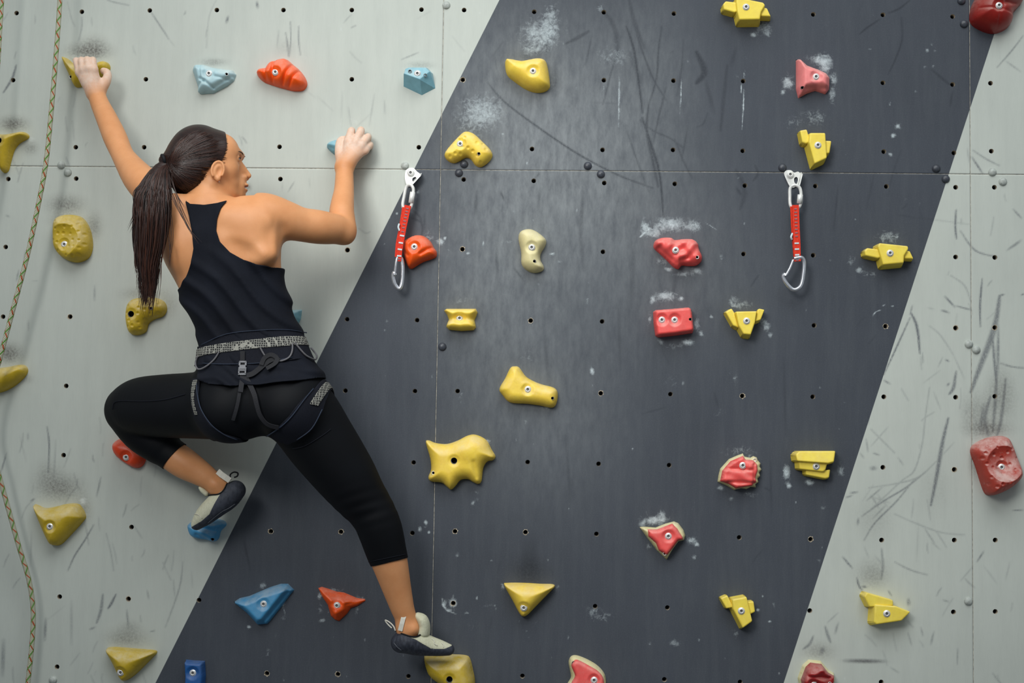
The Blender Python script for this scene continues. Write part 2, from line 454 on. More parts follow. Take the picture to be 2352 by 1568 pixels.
    ([(1670, 150), (1662, 230), (1655, 300)], 6, .45), ([(1375, 15), (1410, 60), (1420, 130)], 7, .4), ([(1690, 110), (1680, 150)], 6, .4), ([(2140, 160), (2170, 185), (2182, 195)], 4, .55), ([(2188, 210), (2182, 245)], 3, .55), ([(1690, 390), (1710, 440), (1700, 480)], 7, .4),
    ([(1180, 615), (1200, 640)], 2.5, .6), ([(1215, 1230), (1218, 1320)], 22, .4), ([(1560, 600), (1540, 700)], 6, .3), ([(945, 500), (970, 515), (965, 555)], 3, .55), ([(975, 490), (975, 530)], 3, .5),
    ([(1475, 190), (1445, 120)], 8, .35), ([(1250, 760), (1260, 880)], 5, .3), ([(1330, 500), (1340, 620)], 6, .3), ([(1800, 820), (1805, 1000)], 4, .35), ([(1770, 1060), (1772, 1180)], 3, .4), ([(560, 1240), (575, 1310)], 3, .6), ([(1455, 560), (1450, 700)], 8, .3),
]:
    stroke(0, pts, w, s)
r2 = random.Random(11)
for k in range(150):      # small anonymous scuffs
    zone = r2.random()
    if zone < 0.32: x, y = r2.uniform(1980, 2400), r2.uniform(420, 1560)
    elif zone < 0.6: x, y = r2.uniform(-60, 420), r2.uniform(950, 1600)
    elif zone < 0.78: x, y = r2.uniform(0, 1050), r2.uniform(-60, 380)
    else: x, y = r2.uniform(1050, 2150), r2.uniform(0, 1560)
    a = math.radians(r2.gauss(95, 28)); L = r2.uniform(8, 48)
    stroke(0, [(x, y), (x + L * math.cos(a) * .5 + r2.uniform(-2, 2), y + L * math.sin(a) * .5), (x + L * math.cos(a), y + L * math.sin(a))], r2.uniform(.8, 2.4), r2.uniform(.2, .55))

# --- black rubber and dirt above the footholds (soot layer)
for a in [(205, 118, 62, 26, .75), (215, 105, 40, 30, .4), (30, 285, 42, 24, .7), (70, 340, 24, 20, .4), (150, 470, 55, 30, .55), (215, 520, 26, 40, .45), (150, 505, 50, 20, .35), (20, 812, 40, 30, .7),
          (60, 870, 20, 14, .3), (135, 1120, 70, 40, .55), (190, 1170, 26, 40, .4), (110, 1090, 40, 40, .3), (290, 1465, 60, 28, .42), (325, 675, 60, 20, .35), (385, 700, 30, 40, .25), (490, 143, 40, 12, .42), (655, 110, 30, 24, .12),
          (965, 150, 40, 12, .35), (570, 430, 10, 12, .55), (2005, 1320, 45, 40, .38), (2270, 985, 60, 26, .62), (2240, 1060, 18, 50, .4), (1880, 1495, 45, 26, .35), (2240, 950, 40, 60, .35), (2295, 930, 50, 60, .3), (1985, 1518, 55, 6, .55),
          (1215, 1310, 50, 45, .55), (1215, 130, 50, 16, .25), (1080, 300, 60, 40, .2), (1270, 190, 16, 40, .4), (300, 1440, 30, 20, .25), (2300, 890, 40, 60, .3), (2010, 1190, 60, 60, .15), (2150, 1120, 50, 80, .12)]:
    cloud(2, *a[:4], min(.95, a[4] * 1.25))

# --- chalk (white) marks
for a in [(1235, 80, 66, 60, .58), (1265, 50, 30, 80, .5), (1110, 260, 80, 60, .5), (1410, 130, 60, 40, .4), (1100, 250, 70, 60, .30), (1070, 300, 50, 40, .24), (1220, 115, 40, 16, .42),
          (1750, 60, 26, 30, .5), (1730, 80, 12, 10, .6), (1765, 75, 12, 20, .5), (1810, 190, 22, 26, .74), (1798, 212, 8, 8, .7), (1895, 150, 26, 34, .74), (1880, 135, 40, 20, .6), (1912, 215, 14, 36, .6), (1915, 180, 16, 20, .55),
          (1870, 270, 50, 30, .42), (1820, 285, 26, 26, .3), (2062, 290, 10, 11, .85), (2052, 311, 9, 9, .85), (2045, 355, 9, 8, .65), (2130, 116, 7, 8, .65), (2148, 116, 6, 10, .5), (2143, 152, 6, 8, .55), (2124, 154, 5, 7, .5),
          (1540, 515, 62, 26, .74), (1500, 535, 30, 18, .72), (1480, 520, 14, 26, .7), (1595, 520, 26, 20, .66), (1520, 600, 22, 18, .5), (1535, 618, 14, 8, .8), (1600, 622, 26, 12, .55), (1570, 630, 40, 10, .5), (1655, 590, 10, 14, .45),
          (1530, 680, 44, 20, .68), (1498, 690, 10, 14, .7), (1565, 685, 8, 8, .85), (1492, 730, 8, 22, .6), (1600, 745, 12, 26, .62), (1580, 785, 22, 12, .76), (1518, 785, 12, 10, .55), (1545, 795, 40, 10, .4), (1610, 765, 9, 12, .7),
          (1700, 700, 46, 16, .45), (1685, 690, 16, 18, .45), (1762, 750, 14, 20, .6), (1745, 735, 26, 26, .4), (1634, 727, 8, 6, .7), (1770, 770, 10, 8, .6),
          (1360, 852, 8, 14, .95), (1350, 690, 6, 14, .5), (2040, 545, 40, 24, .52), (1975, 620, 16, 12, .62), (2000, 630, 26, 10, .5), (1955, 600, 14, 20, .4), (2025, 712, 3, 3, .0),
          (1700, 1035, 50, 18, .4), (1655, 1120, 16, 10, .62), (1680, 1145, 10, 10, .5), (1720, 1135, 26, 10, .4), (1806, 1085, 14, 26, .84), (1812, 1115, 10, 12, .75), (1860, 1108, 16, 10, .8), (1932, 1080, 12, 22, .6), (1890, 1165, 10, 8, .4),
          (1500, 1195, 40, 16, .76), (1520, 1185, 16, 22, .68), (1474, 1205, 12, 10, .55), (1588, 1240, 18, 14, .68), (1600, 1250, 10, 8, .7), (1595, 1280, 10, 10, .55), (1490, 1255, 12, 10, .5),
          (985, 545, 20, 26, .44), (1012, 555, 14, 12, .8), (1022, 546, 6, 5, .95), (1016, 548, 4, 8, .0), (1075, 582, 8, 5, .8), (1110, 558, 4, 8, .8), (1268, 583, 10, 6, .7), (1165, 555, 22, 12, .35),
          (1040, 1385, 16, 16, .9), (1020, 1385, 8, 16, .6), (1032, 1402, 14, 5, .7), (1095, 1372, 4, 8, .95), (1072, 1408, 10, 6, .6), (1120, 1390, 24, 6, .35), (978, 1200, 7, 10, .82), (964, 1215, 7, 11, .82), (1050, 1275, 10, 8, .6), (985, 1222, 6, 6, .9),
          (1170, 1345, 10, 10, .4), (1155, 1345, 8, 14, .55), (1280, 1350, 8, 14, .5), (1380, 1415, 40, 20, .42), (1360, 1400, 20, 16, .4), (1550, 1476, 20, 14, .52), (1080, 1440, 30, 20, .15), (1690, 1455, 10, 14, .5), (1740, 1400, 6, 5, .9), (1768, 1427, 6, 5, .8), (1752, 1369, 5, 4, .8), (1778, 1390, 8, 14, .4),
          (650, 1385, 8, 20, .62), (652, 1420, 10, 8, .55), (572, 1440, 8, 8, .8), (605, 1345, 10, 12, .5), (735, 1368, 10, 12, .7), (770, 1355, 30, 8, .5), (830, 1375, 20, 14, .45), (740, 1425, 14, 8, .62), (735, 1400, 10, 22, .4), (615, 1500, 8, 18, .42), (600, 1345, 14, 10, .4), (820, 1400, 10, 20, .4),
          (1880, 1290, 10, 14, .3), (1060, 920, 20, 20, .3), (1095, 1150, 20, 16, .3), (1255, 935, 20, 8, .5), (1210, 820, 30, 26, .3), (1060, 690, 26, 18, .34), (1085, 685, 5, 20, .4), (1285, 600, 8, 6, .4), (1655, 950, 20, 14, .35), (1690, 870, 10, 20, .35), (1545, 880, 30, 30, .2),
          (1120, 1015, 14, 12, .55), (1098, 1130, 12, 8, .4), (960, 440, 8, 8, .65), (912, 490, 5, 4, .9), (895, 500, 4, 3, .8), (1030, 575, 6, 6, .4), (1380, 20, 14, 16, .5), (1060, 905, 6, 6, .4), (700, 130, 10, 20, .3), (170, 130, 14, 10, .6), (72, 320, 14, 12, .6), (190, 1150, 16, 14, .8), (820, 275, 40, 20, .35), (975, 1210, 5, 5, .5)]:
    cloud(1, *a[:4], min(.97, a[4] * 1.12))
for pts, w, s in [([(1614, 508), (1635, 520), (1652, 533)], 1.6, .8), ([(1594, 508), (1610, 510)], 1.4, .6), ([(1469, 545), (1480, 535), (1491, 525)], 3, .9), ([(1423, 175), (1422, 230), (1421, 295)], 1.8, 1.0), ([(1387, 190), (1386, 215)], 1.4, .9), ([(1566, 180), (1564, 215), (1562, 262)], 1.5, 1.0),
                  ([(1710, 160), (1708, 185)], 1.4, .95), ([(1703, 190), (1702, 215)], 1.8, 1.0), ([(1709, 205), (1707, 250), (1704, 298)], 1.8, 1.0), ([(2004, 725), (2012, 716), (2022, 712)], 1.8, .95), ([(2047, 703), (2053, 703)], 2, .95), ([(2025, 703), (2034, 699)], 1.8, .8), ([(1510, 730), (1490, 745)], 1.4, .5),
                  ([(1016, 1372), (1018, 1390), (1030, 1402), (1048, 1410)], 2.2, .95), ([(1218, 740), (1230, 790)], 1.3, .25), ([(1805, 1000), (1808, 1040)], 1.2, .5), ([(1585, 1180), (1597, 1150)], 1.4, .45), ([(1690, 1215), (1683, 1230)], 1.4, .45), ([(1222, 1440), (1244, 1412)], 1.4, .35), ([(1420, 1235), (1450, 1245)], 1.2, .3),
                  ([(620, 1500), (640, 1440)], 1.6, .25), ([(652, 1395), (655, 1410)], 2.0, .8), ([(1480, 1170), (1488, 1180)], 1.5, .5), ([(1521, 1180), (1526, 1197)], 2.4, .8), ([(1505, 1185), (1512, 1202)], 2.2, .7), ([(1494, 1196), (1498, 1206)], 2, .7), ([(1538, 1185), (1536, 1196)], 1.6, .6), ([(1430, 30), (1420, 10)], 1.5, .2), ([(1920, 40), (1890, 60)], 1.3, .35), ([(1640, 30), (1620, 60)], 2, .2), ([(1300, 40), (1305, 100)], 4, .25), ([(1690, 90), (1705, 120), (1720, 140)], 2, .2)]:
    stroke(1, pts, w, s)
for k in range(120):   # chalk flecks over the dark field
    x, y = r2.uniform(600, 2150), r2.uniform(0, 1568)
    cloud(1, x, y, r2.uniform(2, 6), r2.uniform(3, 8), r2.uniform(.4, .8))

for a in [(1290, 380, 360, 430, .62), (1180, 240, 200, 260, .35), (1120, 640, 200, 330, .35), (1250, 930, 260, 300, .28), (1480, 150, 160, 250, .15), (1560, 620, 260, 260, .18)]:   # fine chalk dust rubbed into the paint
    cloud(3, *a)

def sample_marks(X, Z):
    i = np.clip((X - RX0) / RS, 0, RNX - 2); j = np.clip((Z - RZ0) / RS, 0, RNZ - 2)
    i0, j0 = i.astype(int), j.astype(int); fi, fj = (i - i0)[None], (j - j0)[None]
    return (ras[:, i0, j0] * (1 - fi) * (1 - fj) + ras[:, i0 + 1, j0] * fi * (1 - fj)
            + ras[:, i0, j0 + 1] * (1 - fi) * fj + ras[:, i0 + 1, j0 + 1] * fi * fj)

# ------------------------------------------------------------------ wall panels with drilled holes
HOLES = [(38, 30), (188, 27), (344, 24), (498, 23), (651, 23), (808, 23), (968, 22), (30, 184), (335, 182), (808, 182), (174, 338), (331, 338), (642, 337), (962, 338), (19, 411), (175, 410), (644, 411),
         (13, 567), (798, 574), (7, 727), (161, 727), (797, 733), (958, 735), (152, 886), (793, 897), (953, 898), (146, 1045), (950, 1062), (302, 1210), (622, 1220), (783, 1221), (947, 1224), (137, 1370), (295, 1375), (457, 1378),
         (131, 1531), (613, 1546), (776, 1548), (938, 1553), (1066, 23), (1227, 27), (1387, 28), (1548, 31), (1868, 33), (2028, 34), (2188, 38), (1063, 183), (1387, 184), (1547, 185), (1707, 186), (2028, 190), (2188, 194),
         (1222, 342), (1384, 344), (1546, 344), (1706, 346), (2030, 348), (2191, 351), (1065, 412), (1226, 415), (1388, 420), (1550, 422), (1711, 426), (1873, 427), (2036, 428), (1062, 572), (1385, 578), (1708, 583), (1868, 586),
         (1219, 736), (1383, 738), (1870, 747), (2034, 749), (1051, 898), (1380, 903), (1540, 905), (1705, 909), (1867, 911), (2030, 911), (1212, 1061), (1375, 1065), (1537, 1068), (2028, 1073), (1045, 1220), (1207, 1222), (1370, 1226),
         (1698, 1234), (1862, 1238), (2025, 1240), (1041, 1385), (1367, 1392), (1533, 1395), (1860, 1402), (1200, 1552), (1526, 1560), (2024, 1566), (2275, 191), (2277, 347), (2195, 430), (2284, 430), (2195, 590), (2285, 591), (2195, 753), (2285, 752),
         (2195, 912), (2285, 910), (2192, 1078), (2192, 1240), (2286, 1240), (2190, 1405), (2286, 1404), (1007, 1252), (1700, 1566)]
CHIPPED = {(798, 574), (613, 1546), (776, 1548), (2034, 749), (2285, 752), (1041, 1385), (1862, 1238), (1219, 736), (1062, 572), (783, 1221), (622, 1220), (1045, 1220), (161, 727), (1207, 1222), (2192, 1078), (1705, 909), (1380, 903), (2195, 753), (1063, 183), (295, 1375)}
SEAM_X1 = P(1012, 390)[0]
SEAM_X2 = P(2229, 400)[0]
SEAM_Z = P(1176, 391)[2]
X_COLS = [SEAM_X1 - 1.525, SEAM_X1, SEAM_X2, SEAM_X2 + 0.75]
Z_ROWS = [SEAM_Z - 1.525, SEAM_Z, SEAM_Z + 0.80]
GAP = 0.0008
HR = 0.0068
CELL = 0.0033

wall = empty('wall_back', (0, 0, 0), 'plywood climbing wall painted pale grey with a broad charcoal diagonal band', None, None, 'structure')

def tnut_mesh(name, chipped):
    V, Fc = lathe([(HR, 0.0), (HR, -0.010), (0.0052, -0.010), (0.0052, -0.019), (0.0001, -0.019)], 16)
    nf = len(Fc)
    mats = [0] * 16 + [1] * 32 + [2] * 16
    mi = [0] * 16 + [1] * 16 + [1] * 16 + [2] * 16
    if chipped:
        b = len(V); r3 = random.Random(3)
        n = 16
        for k in range(n):
            a = 2 * math.pi * k / n
            ro = HR * (1.04 + 0.42 * r3.random() ** 2)
            V.append((HR * math.cos(a), -0.0003, HR * math.sin(a)))
            V.append((ro * math.cos(a), -0.0003, ro * math.sin(a)))
        for k in range(n):
            a, c = b + 2 * k, b + 2 * ((k + 1) % n)
            Fc.append((a, a + 1, c + 1, c)); mi.append(0)
    me = bpy.data.meshes.new(name)
    me.from_pydata(V, [], Fc)
    for m in (M_wood, M_holemetal, M_black): me.materials.append(m)
    me.polygons.foreach_set('material_index', mi)
    me.update()
    return me
TN_PLAIN, TN_CHIP = tnut_mesh('bolt_hole', False), tnut_mesh('bolt_hole_chipped', True)

panels = []
hole_w = [(P(x, y), (x, y) in CHIPPED) for x, y in HOLES]
for ci in range(3):
    for ri in range(2):
        x0, x1 = X_COLS[ci] + GAP, X_COLS[ci + 1] - GAP
        z0, z1 = Z_ROWS[ri] + GAP, Z_ROWS[ri + 1] - GAP
        nx, nz = int((x1 - x0) / CELL), int((z1 - z0) / CELL)
        xs, zs = np.linspace(x0, x1, nx + 1), np.linspace(z0, z1, nz + 1)
        Xg, Zg = np.meshgrid(xs, zs, indexing='ij')
        idx = np.arange((nx + 1) * (nz + 1)).reshape(nx + 1, nz + 1)
        keep = np.ones((nx, nz), bool)
        extraV, extraF, here = [], [], []
        base = (nx + 1) * (nz + 1)
        for c, chip in hole_w:
            if not (x0 + .02 < c[0] < x1 - .02 and z0 + .02 < c[2] < z1 - .02): continue
            i = int(round((c[0] - x0) / (xs[1] - xs[0]))); j = int(round((c[2] - z0) / (zs[1] - zs[0])))
            if i < 4 or j < 4 or i > nx - 4 or j > nz - 4: continue
            here.append((c, chip))
            keep[i - 3:i + 3, j - 3:j + 3] = False
            loop = [(i - 3 + k, j - 3) for k in range(6)] + [(i + 3, j - 3 + k) for k in range(6)] + [(i + 3 - k, j + 3) for k in range(6)] + [(i - 3, j + 3 - k) for k in range(6)]
            b = base + len(extraV)
            for (a_, b_) in loop:
                an = math.atan2(zs[b_] - c[2], xs[a_] - c[0])
                extraV.append((c[0] + HR * math.cos(an), 0.0, c[2] + HR * math.sin(an)))
            for k in range(24):
                k2 = (k + 1) % 24
                extraF.append((idx[loop[k]], idx[loop[k2]], b + k2, b + k))
        V = np.stack([Xg.ravel(), np.zeros(Xg.size), Zg.ravel()], 1)
        q = np.stack([idx[:-1, :-1], idx[1:, :-1], idx[1:, 1:], idx[:-1, 1:]], -1)[keep]
        if extraV:
            V = np.vstack([V, np.array(extraV)]); q = np.vstack([q, np.array(extraF)])
        # edges of the sheet, 18 mm thick
        ring = np.concatenate([idx[:, 0], idx[-1, 1:], idx[-2::-1, -1], idx[0, -2:0:-1]])
        b = len(V)
        back = V[ring].copy(); back[:, 1] = 0.018
        V = np.vstack([V, back])
        m = len(ring); k = np.arange(m); k2 = (k + 1) % m
        q = np.vstack([q, np.stack([ring[k], b + k, b + k2, ring[k2]], 1)])
        o = fast_mesh('panel', V, q, M_wall, wall, smooth=False)
        at = o.data.color_attributes.new('marks', 'FLOAT_COLOR', 'POINT')
        mk = sample_marks(V[:, 0], V[:, 2])
        colr = np.ascontiguousarray(mk.T, dtype=np.float32)
        at.data.foreach_set('color', colr.ravel())
        panels.append((o, x0, x1, z0, z1))
        for c, chip in here:
            h = bpy.data.objects.new('bolt_hole', TN_CHIP if chip else TN_PLAIN)
            h.location = (c[0], 0, c[2]); h.rotation_euler = (0, random.uniform(0, 6.28), 0)
            h.parent = o; COL.objects.link(h)

# filler in the joints between the sheets
M_fill = plain('joint_filler', srgb(168, 164, 152)[:3] + (1,), 0.85, 0, 0.2, 0.45, 90)
def box(name, x0, x1, y0, y1, z0, z1, mat, parent=None):
    V = [(x, y, z) for x in (x0, x1) for y in (y0, y1) for z in (z0, z1)]
    Fc = [(0, 1, 3, 2), (4, 6, 7, 5), (0, 4, 5, 1), (2, 3, 7, 6), (0, 2, 6, 4), (1, 5, 7, 3)]
    return mesh_obj(name, V, Fc, mat, parent, smooth=False)
for x in (SEAM_X1, SEAM_X2):
    box('joint_filler', x - GAP, x + GAP, 0.0005, 0.014, Z_ROWS[0], Z_ROWS[2], M_fill, wall)
box('joint_filler', X_COLS[0], X_COLS[-1], 0.0006, 0.014, SEAM_Z - GAP, SEAM_Z + GAP, M_fill, wall)
box('backing', X_COLS[0], X_COLS[-1], 0.030, 0.05, Z_ROWS[0], Z_ROWS[2], M_black, wall)

# domed screws painted over with the wall
M_scr_g = plain('painted_screw_grey', srgb(176, 182, 176), 0.45, 0, 0.5, 0.2, 120)
M_scr_d = plain('painted_screw_dark', srgb(62, 66, 74), 0.4, 0, 0.5, 0.2, 120)
DV, DF = lathe([(0.0118, 0.0), (0.0115, 0.003), (0.0095, 0.0058), (0.006, 0.0078), (0.0025, 0.0088), (0.0001, 0.0090)], 18)
dome = {}
for nm, m in (('g', M_scr_g), ('d', M_scr_d)):
    me = bpy.data.meshes.new('panel_screw'); me.from_pydata(DV, [], DF); me.materials.append(m); me.update()
    me.polygons.foreach_set('use_smooth', [True] * len(me.polygons)); dome[nm] = me
for x, y in [(1025, 12), (141, 379), (156, 396), (930, 380), (1066, 377), (1054, 397), (1350, 381), (1380, 400), (1797, 385), (2150, 387), (2172, 411), (2214, 55), (2208, 2), (1016, 796), (2225, 790), (2242, 803), (2279, 395), (2303, 417), (2224, 1380), (122, 1561)]:
    c = P(x, y)
    par = next(p for p in panels if p[1] - .003 <= c[0] <= p[2] + .003 and p[3] - .003 <= c[2] <= p[4] + .003)[0]
    s = bpy.data.objects.new('panel_screw', dome['d' if is_dark(c[0], c[2]) else 'g'])
    s.location = (c[0], 0.0005, c[2]); s.parent = par; COL.objects.link(s)
# padded floor below the frame
fl = box('floor', -4, 4, -6, 0.05, -0.3, 0.0, plain('crash_mat', (0.11, 0.12, 0.13), 0.8, 0, 0.2), None)
tag(fl, 'dark grey crash mat floor at the foot of the wall', None, None, 'structure')

# ------------------------------------------------------------------ hold materials
def hold_mat(name, rgb, dust=0.5, dirt=0.3, rough=0.5, dustcol=(226, 222, 208)):
    t = NT(name)
    base = srgb(*rgb)
    nz = t.noise(34, 5, 0.65)
    fine = t.noise(420, 3, 0.6)
    c = t.mix(t.ramp(nz, 0.3, 0.7), tuple(v * 0.88 for v in base[:3]) + (1,), tuple(min(1, v * 1.08) for v in base[:3]) + (1,))
    c = t.mix(t.math('MULTIPLY', t.ramp(t.noise(85, 5, 0.7), 0.55, 0.75), dirt), c, tuple(v * 0.45 for v in base[:3]) + (1,))
    g = t.n('ShaderNodeSeparateXYZ'); t.t.links.new(t.geo().outputs['Normal'], g.inputs[0])
    up = t.ramp(g.outputs[2], -0.12, 0.5)
    dm = t.math('MULTIPLY', up, t.ramp(t.noise(26, 6, 0.7), 0.32, 0.62), clamp=True)
    sp = t.math('MULTIPLY', t.ramp(t.noise(60, 6, 0.75), 0.58, 0.72), 0.35)
    c = t.mix(t.math('MULTIPLY', t.math('ADD', dm, sp, clamp=True), dust), c, srgb(*dustcol))
    t.bump(fine, 0.22, 0.0006)
    return t.out(c, rough, 0.0, 0.35)

HM = dict(
    olive=hold_mat('olive_resin', (206, 176, 46), .38, .35),
    yellow=hold_mat('yellow_resin', (255, 215, 80), .32, .22),
    cream=hold_mat('cream_resin', (226, 215, 160), .35, .15),
    lemon=hold_mat('lemon_resin', (255, 224, 84), .22, .08, .5),
    orange=hold_mat('orange_resin', (250, 90, 20), .22, .15, .42),
    vermilion=hold_mat('vermilion_resin', (228, 72, 32), .25, .2, .4),
    pink=hold_mat('pink_resin', (250, 140, 138), .35, .1),
    red=hold_mat('red_resin', (246, 92, 88), .30, .2, .45),
    deepred=hold_mat('deep_red_resin', (172, 38, 40), .25, .25, .38),
    brick=hold_mat('brick_red_resin', (176, 62, 48), .85, .3, .5, (214, 186, 178)),
    oxblood=hold_mat('oxblood_resin', (152, 38, 32), .18, .3, .32),
    ice=hold_mat('ice_blue_resin', (172, 206, 214), .35, .1),
    aqua=hold_mat('aqua_resin', (128, 182, 198), .30, .1),
    azure=hold_mat('azure_resin', (78, 156, 204), .35, .25),
    cobalt=hold_mat('cobalt_resin', (30, 92, 160), .12, .3),
)

BOLT_V, BOLT_F = lathe([(0.0100, -0.022), (0.0100, 0.0022), (0.0093, 0.0032), (0.0074, 0.0033), (0.0070, 0.0050), (0.0052, 0.0054), (0.0038, 0.0050), (0.0035, 0.0030)], 20)
bolt_me = bpy.data.meshes.new('bolt'); bolt_me.from_pydata(BOLT_V, [], BOLT_F); bolt_me.materials.append(M_steel)
bolt_me.polygons.foreach_set('use_smooth', [True] * len(bolt_me.polygons)); bolt_me.update()
SK_V, SK_F = lathe([(0.0037, 0.0047), (0.0034, 0.0028), (0.0001, 0.0028)], 6)
sock_me = bpy.data.meshes.new('hex_socket'); sock_me.from_pydata(SK_V, [], SK_F); sock_me.materials.append(M_socket); sock_me.update()
SH_V, SH_F = lathe([(0.0052, 0.0009), (0.0046, 0.0012), (0.0034, 0.0004), (0.0032, -0.008), (0.0001, -0.008)], 14)
shole_me = {}
for kind, rim in (('light', M_steel), ('dark', M_socket)):
    me = bpy.data.meshes.new('screw_hole'); me.from_pydata(SH_V, [], SH_F)
    me.materials.append(rim); me.materials.append(M_black)
    me.polygons.foreach_set('material_index', [0] * 28 + [1] * (len(SH_F) - 28)); me.update(); shole_me[kind] = me
BH_V, BH_F = lathe([(0.0098, 0.0006), (0.0092, 0.0012), (0.0078, -0.002), (0.0076, -0.016), (0.0001, -0.016)], 18)
bhole_me = bpy.data.meshes.new('empty_bolt_hole'); bhole_me.from_pydata(BH_V, [], BH_F)
bhole_me.materials.append(M_socket); bhole_me.materials.append(M_black)
bhole_me.polygons.foreach_set('material_index', [0] * 36 + [1] * (len(BH_F) - 36)); bhole_me.update()

def smoothstep(x):
    x = np.clip(x, 0, 1); return x * x * (3 - 2 * x)

class Relief:
    """closed boulder-like body: traced base outline on the wall, height from the distance to the rim"""
    def __init__(self, outline, h, r, smooth=True, spacing=0.0032, tilt=(0, 0), creases=(), bowls=(), bumps=(), dimples=0, rough=0.0, flat=1.0, base=0.0, seed=1, facet=0, cuts=()):
        pts = np.array(outline, float)
        if smooth: pts = np.array(catmull(pts, 4, True))
        W = XZ(pts)
        self.c = W.mean(0)
        W = W - self.c
        self.poly = W
        self.h, self.r, self.base, self.flat = h, r, base, flat
        self.tilt, self.rough = tilt, rough
        q = lambda x, y: XZ([(x, y)])[0] - self.c
        self.creases = [(q(a, b), q(c, d), w * pxm(), dep) for a, b, c, d, w, dep in creases]
        self.bowls = [(q(a, b), ra * pxm(), dep) for a, b, ra, dep in bowls]
        self.bumps = [(q(a, b), ra * pxm(), dep) for a, b, ra, dep in bumps]
        rr = np.random.default_rng(seed)
        self.facet = [(rr.uniform(-1, 1, 2) * 0.035, rr.normal(0, 1, 2)) for _ in range(facet)]
        self.ph = rr.uniform(0, 6.28, (10,)); self.fr = rr.uniform(60, 190, (10, 2)) * rr.choice([-1, 1], (10, 2))
        mn, mx = W.min(0), W.max(0)
        sp = 0.0021 if dimples else spacing
        gxx, gzz = np.meshgrid(np.arange(mn[0], mx[0], sp), np.arange(mn[1], mx[1], sp * 0.87), indexing='ij')
        gxx = gxx + (np.arange(gxx.shape[1]) % 2)[None] * sp * 0.5
        G = np.stack([gxx.ravel(), gzz.ravel()], 1)
        dd = poly_sdf(G, W)
        G = G[dd > sp * 0.55]
        self.cut = [(q(a, b), ra) for a, b, ra in cuts]
        for c, ra in self.cut:
            G = G[np.hypot(*(G - c).T) > ra * 1.25]
        self.dim = []
        if dimples:
            cand = G[poly_sdf(G, W) > 0.006]
            for _ in range(dimples * 6):
                c = cand[rr.integers(len(cand))]
                if all(np.hypot(*(c - d0)) > 0.0145 for d0, _, _ in self.dim):
                    self.dim.append((c, rr.uniform(0.0042, 0.0060), rr.uniform(0.0028, 0.0042)))
                if len(self.dim) >= dimples: break
        # densify the rim
        R = []
        for i in range(len(W)):
            a, b = W[i], W[(i + 1) % len(W)]
            n = max(1, int(np.hypot(*(b - a)) / sp))
            for k in range(n): R.append(a + (b - a) * k / n)
        R = np.array(R)
        nb = len(R)
        edges = [(i, (i + 1) % nb) for i in range(nb)]
        rings = []
        for c, ra in self.cut:
            b0 = nb + sum(len(x) for x in rings)
            rings.append(np.array([c + ra * np.array([math.cos(a), math.sin(a)]) for a in np.linspace(0, 2 * math.pi, 16, endpoint=False)]))
            edges += [(b0 + i, b0 + (i + 1) % 16) for i in range(16)]
        allp = np.vstack([R] + rings + [G])
        co, ed, fa, *_ = delaunay_2d_cdt([Vector(p) for p in allp], edges, [], 1, 1e-6)
        co = np.array([(v[0], v[1]) for v in co]); fa = np.array([f for f in fa if len(f) == 3])
        cen = co[fa].mean(1)
        okf = poly_sdf(cen, W) > 0
        for c, ra in self.cut: okf &= np.hypot(*(cen - c).T) > ra * .97
        fa = fa[okf]
        hh = self.height(co)
        V = np.stack([co[:, 0], -hh, co[:, 1]], 1)
        # orientation: normals face -Y
        n = np.cross(V[fa[:, 1]] - V[fa[:, 0]], V[fa[:, 2]] - V[fa[:, 0]])
        fl_ = n[:, 1] > 0
        fa[fl_] = fa[fl_][:, ::-1]
        # skirt into the wall so that the body is closed behind its rim
        e = {}
        for t3 in fa:
            for a, b in ((t3[0], t3[1]), (t3[1], t3[2]), (t3[2], t3[0])):
                e[(a, b)] = 1
        rim = [(a, b) for (a, b) in e if (b, a) not in e]
        extra, mp, F2 = [], {}, []
        for a, b in rim:
            if any(np.hypot(*(co[a] - c)) < ra * 1.05 for c, ra in self.cut): continue
            for v in (a, b):
                if v not in mp:
                    mp[v] = len(V) + len(extra); extra.append((V[v, 0], 0.0006 if base == 0 else -base * 0.2, V[v, 2]))
            F2.append((b, a, mp[a])); F2.append((b, mp[a], mp[b]))
        self.V = np.vstack([V, np.array(extra)]) if extra else V
        self.F = np.vstack([fa, np.array(F2)]) if F2 else fa
    def height(self, co):
        d = np.maximum(poly_sdf(co, self.poly), 0)
        t = np.clip(d / self.r, 0, 1)
        p = np.sqrt(np.clip(1 - (1 - t) ** 2, 0, 1)) * self.flat + smoothstep(t) * (1 - self.flat)
        h = self.h * p
        h = h + (self.tilt[0] * co[:, 0] + self.tilt[1] * co[:, 1]) * p
        for a, b, w, dep in self.creases:
            e = b - a
            u = np.clip(((co - a) @ e) / max(e @ e, 1e-9), 0, 1)
            dd = np.sqrt((((co - a) - u[:, None] * e) ** 2).sum(1))
            h = h - dep * np.exp(-(dd / w) ** 2) * np.minimum(p * 1.4, 1)
        for c, ra, dep in self.bowls:
            q = np.sqrt(((co - c) ** 2).sum(1)) / ra
            h = h - dep * np.clip(1 - q * q, 0, 1) ** 0.8 * p
        for c, ra, dep in self.bumps:
            q = np.sqrt(((co - c) ** 2).sum(1)) / ra
            h = h + dep * np.exp(-q * q * 1.4) * p
        for c, ra, dep in self.dim:
            q = np.sqrt(((co - c) ** 2).sum(1)) / ra
            h = h - dep * np.clip(1 - q * q, 0, 1)
        if self.facet:
            f = np.full(len(co), 1e9)
            for c, g in self.facet:
                f = np.minimum(f, ((co - c) @ g) * 0.55 + 0.004)
            h = h + np.clip(f, -0.010, 0.012) * p
